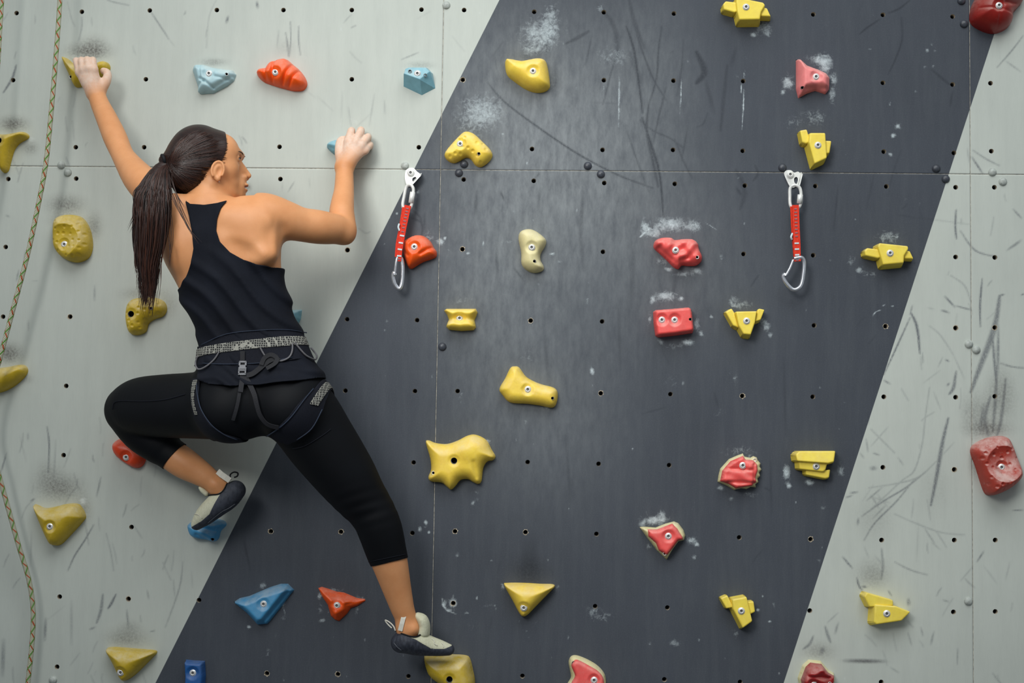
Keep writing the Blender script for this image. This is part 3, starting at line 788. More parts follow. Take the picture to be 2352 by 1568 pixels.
        if self.rough:
            n = np.zeros(len(co))
            for k in range(10):
                n += np.sin(co @ self.fr[k] + self.ph[k])
            h = h + self.rough * n / 3.2 * p
        return np.maximum(h, 0.0) + self.base * (1 if self.base else 0)
    def at(self, px, py):
        q = XZ([(px, py)])[0] - self.c
        off = np.array([[0, 0], [.006, 0], [-.006, 0], [0, .006], [0, -.006]])
        return q, float(self.height(q[None] + off).mean())

def hold_fittings(root, height_at, bolts, holes, ehole, c):
    for x, y in bolts:
        q, hh = height_at(x, y)
        b = bpy.data.objects.new('bolt', bolt_me); b.location = (q[0], -(hh - 0.0015), q[1]); b.parent = root; COL.objects.link(b)
        s = bpy.data.objects.new('hex_socket', sock_me); s.parent = b; s.rotation_euler = (0, random.uniform(0, 1), 0); COL.objects.link(s)
    for x, y, kind in holes:
        q, hh = height_at(x, y)
        b = bpy.data.objects.new('screw_hole', shole_me[kind]); b.location = (q[0], -hh, q[1]); b.parent = root; COL.objects.link(b)
    for x, y in ehole:
        q, hh = height_at(x, y)
        b = bpy.data.objects.new('bolt_hole', bhole_me); b.location = (q[0], -hh, q[1]); b.parent = root; COL.objects.link(b)

def relief_hold(label, mat, outline, h, r, bolts=(), holes=(), ehole=(), inner=None, inner_mat=None, inner_h=0.012, inner_kw=None, **kw):
    bowls = list(kw.pop('bowls', ()))
    if inner is None:
        bowls += [(x, y, 15, 0.008) for x, y in bolts] + [(x, y, 14, 0.005) for x, y in ehole]
    cuts = [(x, y, .0088) for x, y in ehole] + [(x, y, .0040) for x, y, _ in holes] if inner is None else []
    R = Relief(outline, h, r, bowls=bowls, cuts=cuts, **kw)
    root = empty('climbing_hold', (R.c[0], 0, R.c[1]), label, 'climbing hold')
    fast_mesh('body', R.V, R.F, HM[mat], root)
    H = R
    if inner is not None:
        I = Relief(inner, inner_h, 0.012, base=h * 0.86, bowls=[(x, y, 15, 0.006) for x, y in bolts], **(inner_kw or {}))
        V = I.V.copy(); V[:, 0] += I.c[0] - R.c[0]; V[:, 2] += I.c[1] - R.c[1]
        fast_mesh('red_face', V, I.F, HM[inner_mat], root)
        def at(px, py):
            q, hh = I.at(px, py); return q + I.c - R.c, hh
        hold_fittings(root, at, bolts, [], [], R.c)
        hold_fittings(root, lambda a, b: (lambda s, t: (s, max(t, at(a, b)[1])))(*R.at(a, b)), [], holes, ehole, R.c)
    else:
        hold_fittings(root, R.at, bolts, holes, ehole, R.c)
    return root

def prism(poly, h, top_shift=(0, 0), top_scale=0.86, top_poly=None, bevel=0.004, base_h=0.0, slope=(0, 0)):
    """bevelled block: base outline (px) on the wall, smaller top outline at height h"""
    B = XZ(poly)
    if top_poly is not None:
        T = XZ(top_poly)
    else:
        c = B.mean(0); T = c + (B - c) * top_scale + np.array([top_shift[0], -top_shift[1]]) * pxm()
    n = len(B)
    bm = bmesh.new()
    vb = [bm.verts.new((p[0], 0.0006, p[1])) for p in B]
    cT = T.mean(0)
    vt = [bm.verts.new((p[0], -(h + slope[0] * (p[0] - cT[0]) + slope[1] * (p[1] - cT[1])), p[1])) for p in T]
    bm.faces.new(vt); bm.faces.new(vb[::-1])
    for i in range(n):
        bm.faces.new((vb[i], vb[(i + 1) % n], vt[(i + 1) % n], vt[i]))
    bmesh.ops.recalc_face_normals(bm, faces=bm.faces)
    ed = [e for e in bm.edges if not all(v in vb for v in e.verts)]
    bmesh.ops.bevel(bm, geom=ed, offset=bevel, segments=3, profile=0.6, affect='EDGES', clamp_overlap=True)
    bm.verts.index_update()
    V = [v.co.copy() for v in bm.verts]; Fc = [[v.index for v in f.verts] for f in bm.faces]
    bm.free()
    return V, Fc

def block_hold(label, mat, blocks, bolt):
    cen = np.mean([XZ(b[0]).mean(0) for b in blocks], 0)
    root = empty('climbing_hold', (cen[0], 0, cen[1]), label, 'climbing hold')
    V, Fc = [], []
    for b in blocks:
        kw = b[2] if len(b) > 2 else {}
        v, f = prism(b[0], b[1], **kw)
        o = len(V)
        V += [(p[0] - cen[0], p[1], p[2] - cen[1]) for p in v]; Fc += [[i + o for i in q] for q in f]
    o = mesh_obj('body', V, Fc, HM[mat], root, smooth=False)
    for p in o.data.polygons: p.use_smooth = p.area < 0.00012
    hb = bolt[2]
    q = XZ([bolt[:2]])[0] - cen
    hold_fittings(root, lambda a, b: (q, hb), [bolt[:2]], [], [], cen)
    return root

# ------------------------------------------------------------------ holds, left part of the wall
relief_hold('olive yellow hold gripped by the raised hand beside the rope', 'olive',
    [(144, 135), (156, 135), (176, 150), (205, 157), (230, 144), (246, 143), (254, 155), (246, 172), (215, 190), (188, 200), (173, 199), (162, 178)], .046, .034, holes=[(170, 182, 'light')])
relief_hold('olive three-pronged hold cut by the left edge of the photo, near the top', 'olive',
    [(-52, 318), (-30, 309), (0, 310), (28, 309), (55, 304), (66, 309), (66, 318), (46, 330), (34, 346), (26, 372), (20, 393), (9, 397), (3, 384), (-3, 355), (-22, 338), (-48, 328)], .05, .026, ehole=[(11, 330)])
relief_hold('large olive egg-shaped hold pitted with dimples, between rope and ponytail', 'olive',
    [(124, 535), (126, 508), (140, 496), (165, 493), (190, 500), (207, 524), (214, 560), (208, 588), (190, 601), (167, 602), (142, 589), (126, 566)], .062, .05, bolts=[(158, 565)], dimples=30, bowls=[(157, 556, 38, .024)], seed=4, tilt=(0, -.25))
relief_hold('olive kidney-shaped hold with dimples just below the tip of the ponytail', 'olive',
    [(291, 735), (293, 706), (303, 690), (322, 684), (355, 683), (377, 692), (384, 709), (376, 726), (355, 734), (342, 744), (336, 762), (317, 770), (299, 764)], .05, .034, ehole=[(312, 724)], holes=[(358, 711, 'dark')], dimples=20, seed=8)
relief_hold('olive horn-shaped hold cut by the left edge beside the bent knee', 'olive',
    [(-40, 852), (-10, 846), (20, 842), (48, 837), (62, 842), (64, 856), (50, 874), (26, 892), (0, 902), (-30, 905), (-45, 885)], .05, .03, bolts=[(1, 886)])
relief_hold('olive rounded triangular hold above the lower loop of rope, dirty wall above it', 'olive',
    [(80, 1162), (88, 1159), (104, 1166), (128, 1163), (152, 1157), (178, 1156), (190, 1166), (198, 1184), (192, 1197), (160, 1232), (141, 1250), (126, 1252), (115, 1244), (98, 1208)], .06, .042, bolts=[(130, 1206)])
relief_hold('olive flat-topped triangular hold at the bottom edge, right of the rope', 'olive',
    [(246, 1492), (256, 1485), (285, 1486), (320, 1489), (355, 1492), (361, 1498), (350, 1511), (318, 1543), (299, 1558), (286, 1562), (276, 1552), (262, 1522)], .055, .036, bolts=[(288, 1538)])
relief_hold('vermilion thumb-shaped hold half hidden below the bent knee', 'vermilion',
    [(260, 1026), (266, 1013), (280, 1007), (305, 1010), (325, 1024), (336, 1042), (334, 1060), (325, 1072), (309, 1074), (287, 1062), (267, 1045)], .045, .03, bolts=[(299, 1049)])
relief_hold('blue knobbly hold under the toe of the bent leg', 'azure',
    [(433, 1208), (440, 1198), (465, 1190), (495, 1190), (516, 1196), (520, 1206), (508, 1219), (503, 1236), (492, 1243), (474, 1239), (452, 1236), (438, 1226)], .05, .026, holes=[(495, 1236, 'dark')], creases=[(470, 1210, 505, 1216, 5, .008), (460, 1225, 480, 1236, 4, .006)], rough=.002)
relief_hold('plain deep blue square hold cut by the bottom edge', 'cobalt',
    [(427, 1514), (449, 1516), (471, 1517), (473, 1550), (470, 1590), (462, 1612), (436, 1612), (427, 1590), (429, 1550)], .035, .008, smooth=False, bolts=[(449, 1541)])
relief_hold('azure chalky triangular hold with a wing, left of the spiky orange one', 'azure',
    [(537, 1382), (551, 1373), (573, 1368), (620, 1348), (645, 1340), (662, 1340), (676, 1354), (667, 1365), (647, 1392), (620, 1426), (614, 1432), (592, 1434), (580, 1421), (568, 1408)], .045, .022, smooth=False, bolts=[(612, 1383)],
    creases=[(664, 1358, 606, 1428, 5, .012), (560, 1396, 592, 1430, 4, .008)], flat=.6)
relief_hold('orange spiky faceted hold left of the standing foot', 'orange',
    [(731, 1350), (739, 1347), (753, 1351), (773, 1358), (790, 1360), (821, 1373), (838, 1375), (840, 1379), (821, 1391), (806, 1396), (797, 1409), (779, 1426), (770, 1423), (760, 1414), (753, 1389), (739, 1368)], .045, .026, smooth=False, bolts=[(778, 1387)],
    facet=4, flat=.5, seed=5, creases=[(800, 1384, 832, 1380, 4, .006)])
relief_hold('pale ice blue sculpted hold above the climber\'s head', 'ice',
    [(443, 163), (447, 152), (454, 149), (468, 149), (494, 157), (535, 162), (543, 172), (538, 186), (522, 199), (491, 215), (461, 217), (455, 211), (456, 202), (449, 180)], .038, .022, bolts=[(486, 175)], holes=[(527, 177, 'light')],
    creases=[(462, 150, 466, 186, 3, .005), (466, 186, 494, 206, 3, .007), (494, 206, 540, 178, 3, .006), (500, 182, 530, 188, 3, .004), (458, 200, 478, 190, 3, .005)], smooth=False, flat=.7)
relief_hold('orange ribbed croissant-shaped hold on the pale grey wall', 'orange',
    [(591, 172), (596, 161), (610, 157), (622, 145), (640, 139), (658, 137), (675, 150), (688, 161), (701, 178), (706, 195), (697, 208), (676, 210), (654, 205), (627, 197), (605, 188)], .055, .04, bolts=[(640, 175)],
    creases=[(612, 155, 615, 193, 3.4, .011), (634, 143, 629, 196, 3.4, .012), (677, 150, 650, 204, 3.4, .013), (692, 166, 664, 208, 3.4, .012)])
# faceted gem
def gem():
    root_c = XZ([(962, 187)])[0]
    root = empty('climbing_hold', (root_c[0], 0, root_c[1]), 'aqua faceted gem-shaped hold left of the charcoal band', 'climbing hold')
    base = [(932, 161), (939, 157), (983, 157), (994, 169), (1000, 203), (969, 219), (927, 199), (928, 176)]
    top = [(934, 165), (941, 161), (980, 161), (990, 171), (968, 191), (931, 177)]
    B, T = XZ(base) - root_c, XZ(top) - root_c
    V = [(p[0], 0.0006, p[1]) for p in B] + [(p[0], -h, p[1]) for p, h in zip(T, (.034, .03, .03, .034, .046, .042))]
    Fc = [(8, 9, 10, 11, 12, 13), (0, 8, 9, 1), (1, 9, 10, 2), (2, 10, 11, 3), (3, 11, 12, 5, 4), (5, 12, 13, 7, 6), (7, 13, 8, 0), (7, 6, 5, 4, 3, 2, 1, 0)]
    bm = bmesh.new(); vv = [bm.verts.new(v) for v in V]
    for f in Fc: bm.faces.new([vv[i] for i in f])
    bmesh.ops.recalc_face_normals(bm, faces=bm.faces)
    bmesh.ops.triangulate(bm, faces=bm.faces)
    ed = [e for e in bm.edges if max(v.co.y for v in e.verts) < 0 and e.calc_face_angle(0) > .2]
    bmesh.ops.bevel(bm, geom=ed, offset=.0025, segments=2, profile=.5, affect='EDGES', clamp_overlap=True)
    bm.verts.index_update()
    o = mesh_obj('body', [v.co for v in bm.verts], [[v.index for v in f.verts] for f in bm.faces], HM['aqua'], root, smooth=False); bm.free()
    at = lambda x, y: (XZ([(x, y)])[0] - root_c, .0395)
    hold_fittings(root, at, [(962, 177)], [(945, 172, 'dark'), (980, 181, 'dark')], [], root_c)
gem()
relief_hold('small aqua hold mostly hidden under the chalky right hand', 'aqua',
    [(751, 337), (757, 328), (775, 322), (800, 323), (815, 333), (812, 350), (790, 360), (770, 356), (757, 346)], .042, .024, creases=[(756, 340, 770, 346, 3, .004)])
relief_hold('small aqua hold peeping out beside the climber\'s waist', 'aqua',
    [(645, 722), (670, 712), (694, 711), (691, 733), (680, 752), (655, 750)], .04, .016, smooth=False)
relief_hold('orange rounded hold touching the red sling of the left quickdraw', 'orange',
    [(926, 560), (931, 552), (947, 543), (962, 540), (977, 544), (990, 556), (997, 569), (1003, 578), (1002, 590), (990, 596), (972, 602), (960, 609), (947, 617), (939, 615), (931, 597), (926, 577)], .048, .03, bolts=[(955, 571)],
    creases=[(968, 586, 998, 570, 4, .009), (929, 577, 940, 590, 3, .006)])
# middle
relief_hold('yellow saddle-topped hold high on the charcoal band', 'yellow',
    [(1160, 148), (1163, 138), (1175, 138), (1198, 142), (1216, 139), (1235, 136), (1250, 139), (1257, 150), (1263, 190), (1261, 204), (1249, 212), (1229, 213), (1208, 206), (1184, 190), (1165, 173)], .055, .036, bolts=[(1225, 173)])
relief_hold('yellow boomerang-shaped hold with shallow pits above two dark screws', 'yellow',
    [(1021, 355), (1031, 339), (1057, 311), (1071, 303), (1089, 308), (1110, 327), (1127, 345), (1131, 359), (1122, 373), (1105, 384), (1092, 380), (1081, 366), (1069, 363), (1055, 371), (1041, 375), (1027, 368)], .042, .032, bolts=[(1059, 336)], holes=[(1102, 359, 'dark')], dimples=13, seed=3)
relief_hold('cream peanut-shaped hold in the middle of the charcoal band', 'cream',
    [(1191, 550), (1194, 534), (1206, 527), (1222, 527), (1240, 537), (1254, 551), (1252, 566), (1242, 583), (1242, 598), (1249, 612), (1246, 622), (1228, 627), (1210, 621), (1198, 606), (1197, 580)], .045, .03, bolts=[(1222, 572)], holes=[(1228, 604, 'dark')])
relief_hold('yellow spool-shaped hold waisted at the middle', 'yellow',
    [(1020, 713), (1026, 709), (1093, 709), (1097, 717), (1094, 726), (1090, 735), (1092, 745), (1093, 752), (1088, 758), (1060, 760), (1031, 757), (1025, 750), (1027, 743), (1031, 734), (1027, 723)], .045, .02, smooth=False, bolts=[(1057, 732)], creases=[(1022, 733, 1096, 733, 9, .015)])
relief_hold('yellow boot-shaped hold without pits', 'yellow',
    [(1147, 893), (1160, 869), (1172, 845), (1182, 841), (1193, 844), (1210, 866), (1240, 881), (1272, 890), (1281, 903), (1278, 926), (1268, 936), (1240, 931), (1210, 927), (1172, 924), (1155, 908)], .042, .028, bolts=[(1213, 895)], holes=[(1269, 915, 'dark')])
relief_hold('large yellow hide-shaped hold with five points over the vertical joint', 'yellow',
    [(978, 1016), (985, 1011), (1001, 1017), (1027, 1019), (1052, 1011), (1074, 1000), (1093, 998), (1117, 1010), (1130, 1033), (1138, 1047), (1133, 1056), (1119, 1060), (1110, 1075), (1106, 1104), (1098, 1111), (1087, 1107), (1074, 1100), (1058, 1102), (1046, 1116), (1036, 1124), (1027, 1118), (1014, 1108), (990, 1105), (984, 1095), (990, 1078), (988, 1052)],
    .05, .036, ehole=[(1046, 1057)], holes=[(998, 1085, 'light')], bumps=[(1078, 1035, 30, .010)], creases=[(1090, 1060, 1095, 1095, 5, .004)])
relief_hold('yellow flat-topped triangular hold on the charcoal band', 'yellow',
    [(1158, 1343), (1166, 1338), (1205, 1338), (1240, 1340), (1269, 1341), (1274, 1347), (1262, 1360), (1230, 1393), (1212, 1411), (1202, 1415), (1193, 1408), (1177, 1378)], .055, .036, bolts=[(1204, 1391)])
relief_hold('yellow shield-shaped hold under the standing foot', 'olive',
    [(974, 1508), (984, 1503), (1010, 1502), (1041, 1502), (1070, 1504), (1080, 1512), (1087, 1539), (1091, 1562), (1088, 1580), (1065, 1588), (1035, 1582), (1008, 1567), (984, 1545)], .075, .036, ehole=[(1037, 1550)])
relief_hold('red hold with a cream rim cut by the bottom edge', 'cream',
    [(1306, 1520), (1311, 1507), (1323, 1504), (1344, 1511), (1369, 1525), (1385, 1541), (1391, 1556), (1390, 1578), (1372, 1600), (1335, 1608), (1302, 1594), (1302, 1572), (1311, 1555), (1309, 1538)], .03, .02,
    inner=[(1312, 1524), (1318, 1513), (1328, 1512), (1350, 1523), (1374, 1538), (1386, 1556), (1384, 1577), (1368, 1594), (1335, 1600), (1316, 1588), (1312, 1566), (1320, 1548)], inner_mat='red', bolts=[(1364, 1557)], holes=[(1317, 1518, 'dark')])
# right
relief_hold('pink shark-fin hold surrounded by chalk, near the top', 'pink',
    [(1828, 137), (1838, 138), (1853, 152), (1878, 161), (1897, 170), (1905, 181), (1904, 206), (1895, 217), (1884, 213), (1872, 209), (1853, 215), (1833, 226), (1828, 205), (1828, 170)], .045, .022, smooth=False, bolts=[(1869, 184)], holes=[(1838, 208, 'dark')], creases=[(1848, 208, 1896, 208, 4, .008)], flat=.7)
S = dict(top_scale=.9)
block_hold('yellow angular hold at the top edge with blocks stepping sideways', 'lemon',
    [([(1654, 19), (1661, 11), (1695, 15), (1697, 35), (1684, 41), (1656, 33)], .036, dict(top_shift=(1, -2))), ([(1682, 4), (1753, 18), (1758, 25), (1747, 43), (1744, 62), (1690, 63), (1685, 42), (1682, 19)], .045, dict(top_shift=(0, -4))), ([(1738, 24), (1760, 27), (1770, 49), (1743, 48)], .034, dict(top_shift=(-1, -2)))], (1709, 27, .045))
block_hold('yellow angular hold standing upright right above the right quickdraw', 'lemon',
    [([(1830, 305), (1848, 302), (1857, 334), (1846, 340), (1836, 336)], .036, dict(top_shift=(1, -2))), ([(1849, 311), (1889, 311), (1893, 377), (1861, 392), (1846, 336)], .046, dict(top_shift=(3, -3))), ([(1886, 328), (1906, 329), (1901, 361), (1887, 364)], .036, dict(top_shift=(0, -2)))], (1872, 341, .046))
relief_hold('glossy dark red double-lobed hold in the top right corner', 'oxblood',
    [(2226, 42), (2229, 20), (2238, 0), (2250, -22), (2280, -38), (2320, -36), (2346, -18), (2347, 4), (2334, 22), (2324, 34), (2323, 48), (2312, 66), (2290, 77), (2268, 77), (2244, 67), (2230, 56)], .075, .06, bolts=[(2278, 29)], creases=[(2295, 18, 2340, 14, 6, .014), (2240, 30, 2320, 42, 2.5, .003), (2280, 45, 2282, 76, 2.5, .003)])
relief_hold('red knobbly rock-like hold with chalk dust above it', 'red',
    [(1501, 563), (1506, 552), (1522, 546), (1541, 546), (1550, 551), (1571, 549), (1591, 550), (1603, 560), (1605, 572), (1612, 588), (1610, 601), (1598, 610), (1580, 611), (1566, 610), (1558, 618), (1547, 614), (1532, 599), (1515, 583), (1503, 572)], .048, .026, bolts=[(1549, 579)], holes=[(1598, 595, 'light')],
    rough=.003, creases=[(1512, 572, 1550, 606, 5, .008), (1552, 556, 1580, 590, 6, .006), (1560, 600, 1578, 596, 4, .007)], seed=9)
relief_hold('red brick-shaped hold with two bolts side by side', 'red',
    [(1500, 716), (1506, 712), (1545, 709), (1580, 706), (1586, 709), (1589, 719), (1593, 757), (1590, 765), (1550, 771), (1511, 775), (1505, 771), (1501, 742)], .046, .010, smooth=False, bolts=[(1518, 737), (1547, 737)], holes=[(1582, 736, 'dark')])
block_hold('yellow angular hold shaped like a winged bucket beside the red brick hold', 'lemon',
    [([(1660, 719), (1676, 709), (1684, 722), (1694, 760), (1680, 754)], .034, dict(top_shift=(1, -2))), ([(1682, 718), (1737, 717), (1732, 747), (1721, 779), (1702, 777), (1690, 756)], .046, dict(top_shift=(0, -4))), ([(1736, 714), (1741, 712), (1754, 715), (1744, 741), (1730, 746)], .034, dict(top_shift=(0, -3)))], (1710, 740, .046))
block_hold('yellow angular hold at the edge of the right grey field, level with the red rock', 'lemon',
    [([(1976, 580), (1983, 573), (2021, 578), (2023, 597), (2010, 600), (1978, 593)], .036, dict(top_shift=(1, -2))), ([(2003, 572), (2007, 563), (2082, 571), (2083, 579), (2072, 596), (2071, 615), (2017, 620), (2011, 598)], .045, dict(top_shift=(0, -4))), ([(2064, 580), (2085, 580), (2095, 601), (2070, 600)], .034, dict(top_shift=(-1, -2)))], (2036, 586, .045))
relief_hold('red scalloped hold with a wavy cream rim', 'cream',
    [(1648, 1106), (1650, 1092), (1654, 1076), (1674, 1054), (1692, 1046), (1706, 1041), (1710, 1048), (1723, 1051), (1730, 1047), (1738, 1050), (1741, 1057), (1747, 1064), (1745, 1071), (1749, 1078), (1744, 1085), (1746, 1093), (1740, 1099), (1742, 1107), (1735, 1112), (1736, 1119), (1724, 1118), (1714, 1123), (1702, 1121), (1686, 1125), (1671, 1116)], .024, .012, smooth=False,
    inner=[(1652, 1104), (1657, 1080), (1676, 1058), (1704, 1046), (1710, 1054), (1728, 1056), (1737, 1066), (1738, 1080), (1733, 1095), (1735, 1106), (1724, 1115), (1704, 1118), (1688, 1121), (1672, 1111)], inner_mat='red', inner_h=.024, inner_kw=dict(smooth=False, creases=[(1666, 1075, 1722, 1078, 4, .006), (1670, 1106, 1730, 1108, 4, .008), (1728, 1066, 1728, 1110, 3, .006)], rough=.0015), bolts=[(1702, 1068)], holes=[(1731, 1056, 'light')])
block_hold('yellow hold of three stacked slabs narrowing downwards', 'lemon',
    [([(1815, 1044), (1824, 1035), (1919, 1035), (1914, 1063), (1900, 1067), (1818, 1061)], .050, dict(top_shift=(0, -2), slope=(0, -.2))), ([(1824, 1056), (1900, 1058), (1894, 1081), (1888, 1086), (1826, 1079)], .040, dict(top_shift=(0, -2))), ([(1842, 1076), (1891, 1080), (1906, 1078), (1903, 1099), (1893, 1102), (1843, 1092)], .030, dict(top_shift=(0, -2)))], (1869, 1070, .040))
relief_hold('red arrowhead hold with chipped cream edges and chalk fingerprints above', 'cream',
    [(1469, 1210), (1479, 1209), (1506, 1211), (1528, 1202), (1548, 1197), (1558, 1201), (1570, 1217), (1574, 1229), (1571, 1240), (1558, 1243), (1545, 1261), (1531, 1285), (1509, 1264), (1486, 1234)], .026, .014, smooth=False,
    inner=[(1486, 1214), (1508, 1214), (1526, 1207), (1543, 1201), (1554, 1211), (1566, 1230), (1567, 1237), (1556, 1240), (1543, 1258), (1530, 1274), (1512, 1262), (1505, 1246), (1488, 1230)], inner_mat='red', inner_h=.018, inner_kw=dict(smooth=False), bolts=[(1533, 1229)], holes=[(1525, 1269, 'light')])
block_hold('yellow angular hold standing upright near the bottom of the charcoal band', 'lemon',
    [([(1649, 1371), (1667, 1363), (1682, 1395), (1664, 1398)], .034, dict(top_shift=(1, -2))), ([(1672, 1371), (1709, 1364), (1724, 1428), (1699, 1446), (1674, 1397)], .046, dict(top_shift=(3, -3))), ([(1710, 1378), (1728, 1377), (1732, 1405), (1716, 1412)], .036, dict(top_shift=(0, -2)))], (1698, 1398, .046))
block_hold('yellow angular hold of two slabs on the lower right grey field', 'lemon',
    [([(1973, 1367), (1979, 1356), (2048, 1376), (2049, 1390), (1986, 1394)], .040, dict(top_shift=(1, -2))), ([(1995, 1384), (2049, 1388), (2088, 1403), (2065, 1426), (1998, 1436), (1992, 1430)], .046, dict(top_shift=(2, -4)))], (2028, 1404, .046))
relief_hold('dark red crumpled hold with a cream rim cut by the bottom edge, lower right', 'cream',
    [(1832, 1556), (1843, 1526), (1857, 1514), (1885, 1517), (1902, 1537), (1915, 1545), (1917, 1560), (1908, 1585), (1875, 1602), (1838, 1590)], .028, .012, smooth=False,
    inner=[(1836, 1557), (1847, 1528), (1858, 1518), (1883, 1521), (1898, 1540), (1912, 1548), (1912, 1560), (1903, 1582), (1873, 1596), (1842, 1586)], inner_mat='deepred', inner_h=.03, inner_kw=dict(smooth=False, facet=3, rough=.002, creases=[(1850, 1545, 1900, 1550, 4, .008)]), bolts=[(1861, 1564)], holes=[(1899, 1563, 'light')])
relief_hold('large brick red block hold pitted with dimples at the right edge', 'brick',
    [(2228, 1038), (2234, 1021), (2260, 1007), (2288, 1001), (2310, 1003), (2320, 1014), (2334, 1052), (2343, 1080), (2340, 1098), (2318, 1119), (2288, 1134), (2269, 1137), (2257, 1125), (2239, 1070)], .07, .042, bolts=[(2290, 1072)], dimples=26, bowls=[(2294, 1064, 40, .026)], seed=6, tilt=(0, -.30))

# ------------------------------------------------------------------ rope
def rope_mat():
    t = NT('braided_rope')
    uv = t.n('ShaderNodeUVMap'); uv.uv_map = 'rope'
    s = t.n('ShaderNodeSeparateXYZ'); t.t.links.new(uv.outputs[0], s.inputs[0])
    u, v = s.outputs[0], s.outputs[1]           # u around (0..1), v along (metres)
    a = t.math('FRACT', t.math('ADD', t.math('MULTIPLY', u, 6.0), t.math('MULTIPLY', v, 55.0)))
    b = t.math('FRACT', t.math('SUBTRACT', t.math('MULTIPLY', u, 6.0), t.math('MULTIPLY', v, 55.0)))
    b2 = t.math('FRACT', t.math('SUBTRACT', t.math('MULTIPLY', u, 2.0), t.math('MULTIPLY', v, 30.0)))
    a2 = t.math('FRACT', t.math('ADD', t.math('MULTIPLY', u, 2.0), t.math('MULTIPLY', v, 30.0)))
    blk = t.math('GREATER_THAN', t.math('FRACT', t.math('ADD', t.math('MULTIPLY', u, 14.0), t.math('MULTIPLY', v, 230.0))), 0.50)
    c = t.mix(blk, srgb(240, 238, 214), srgb(54, 62, 36))
    c = t.mix(t.math('LESS_THAN', a2, 0.18), c, t.mix(blk, srgb(200, 92, 48), srgb(120, 44, 24)))
    c = t.mix(t.math('LESS_THAN', b2, 0.22), c, t.mix(blk, srgb(120, 168, 84), srgb(60, 104, 50)))
    ck = t.math('MULTIPLY', t.math('PINGPONG', a, 0.5), t.math('PINGPONG', b, 0.5))
    t.bump(ck, 0.9, 0.003)
    return t.out(c, 0.75, 0, 0.2)
M_rope = rope_mat()

def rope(name, pts, label):
    W = catmull([P(x, y, d) for x, y, d in pts], 26)
    # even steps
    W = np.array(W); s = np.concatenate([[0], np.cumsum(np.linalg.norm(np.diff(W, axis=0), axis=1))])
    n = int(s[-1] / 0.006)
    t = np.linspace(0, s[-1], n)
    W = np.stack([np.interp(t, s, W[:, k]) for k in range(3)], 1)
    r = 0.0068
    V, Fc = tube(W, r, 14)
    o = mesh_obj(name, V, Fc, M_rope)
    uvl = o.data.uv_layers.new(name='rope')
    step = s[-1] / (n - 1)
    for poly in o.data.polygons:
        vi = list(poly.vertices)
        ks = [i % 14 for i in vi]
        for li, i, k in zip(poly.loop_indices, vi, ks):
            kk = k + 14 if (max(ks) == 13 and k == 0 and min(ks) == 0 and len(vi) == 4) else k
            uvl.data[li].uv = (kk / 14.0, (i // 14) * step)
    tag(o, label, 'rope')
    return o
rope('climbing_rope', [(142, -160, .10), (140, -60, .10), (137, 10, .10), (130, 110, .10), (120, 230, .10), (106, 370, .10), (88, 470, .10), (62, 590, .10), (30, 710, .10), (2, 815, .10), (-22, 905, .09), (-28, 985, .085), (-8, 1070, .08), (14, 1150, .07), (42, 1250, .06), (66, 1330, .05), (76, 1400, .045), (74, 1470, .045), (64, 1568, .05), (50, 1680, .06)],
     'green, orange and white braided rope hanging down the left side and looping back')
rope('climbing_rope', [(12, -160, .10), (7, -60, .10), (4, 0, .10), (0, 60, .10), (-4, 130, .10), (-14, 260, .10), (-40, 420, .10), (-70, 560, .10)],
     'short bit of braided rope showing in the top left corner')

# ------------------------------------------------------------------ quickdraws and hangers
M_white_metal = plain('white_coated_steel', (0.80, 0.81, 0.78), 0.38, 0.15, 0.5, 0.08, 90)
M_alu = plain('polished_aluminium', (0.70, 0.73, 0.78), 0.28, 0.85, 0.5, 0.08, 150)
def sling_mat():
    t = NT('red_webbing')
    wv = t.noise(1.0, 2, 0.5, stretch=(900, 1, 120))
    c = t.mix(t.ramp(wv, 0.35, 0.65), srgb(196, 38, 22), srgb(236, 66, 38))
    t.bump(wv, 0.4, 0.0006)
    return t.out(c, 0.7, 0, 0.25)
M_sling = sling_mat()
M_thread = plain('grey_thread', srgb(150, 120, 128), 0.7, 0, 0.2, 0.25, 400)
M_print = plain('pale_print', srgb(205, 222, 226), 0.6, 0, 0.3, 0.05, 200)

def plate(name, outline, d0, th, mat, parent, origin, bevel=.0012, holes=()):
    W = XZ(catmull(outline, 4, True), d0)
    bm = bmesh.new()
    co, ed, fa, *_ = None, None, None, None
    loops = [W] + [XZ(catmull(h, 3, True), d0) for h in holes]
    pts, edges = [], []
    for L in loops:
        b = len(pts)
        pts += [Vector(p) for p in L]; edges += [(b + i, b + (i + 1) % len(L)) for i in range(len(L))]
    co, ed, fa, *_ = delaunay_2d_cdt(pts, edges, [], 1, 1e-7)
    C = np.array([(v[0], v[1]) for v in co]); fa = [f for f in fa if len(f) == 3]
    cen = np.array([C[list(f)].mean(0) for f in fa])
    ok = poly_sdf(cen, loops[0]) > 0
    for L in loops[1:]: ok &= poly_sdf(cen, L) < 0
    vs_ = [bm.verts.new((p[0] - origin[0], -d0 - origin[1], p[1] - origin[2])) for p in C]
    for f, k in zip(fa, ok):
        if k: bm.faces.new([vs_[i] for i in f])
    for v in [v for v in bm.verts if not v.link_faces]: bm.verts.remove(v)
    bmesh.ops.recalc_face_normals(bm, faces=bm.faces)
    r = bmesh.ops.solidify(bm, geom=bm.faces[:], thickness=th)
    bm.verts.index_update()
    o = mesh_obj(name, [v.co for v in bm.verts], [[v.index for v in f.verts] for f in bm.faces], mat, parent, smooth=False)
    bm.free()
    return o

def tube_px(name, pts, r, mat, parent, origin, n=10, closed=False, sub=6):
    W = catmull([P(x, y, d) for x, y, d in pts], sub, closed)
    W = [w - np.array(origin) for w in W]
    V, Fc = tube(W, r, n, closed)
    return mesh_obj(name, V, Fc, mat, parent)

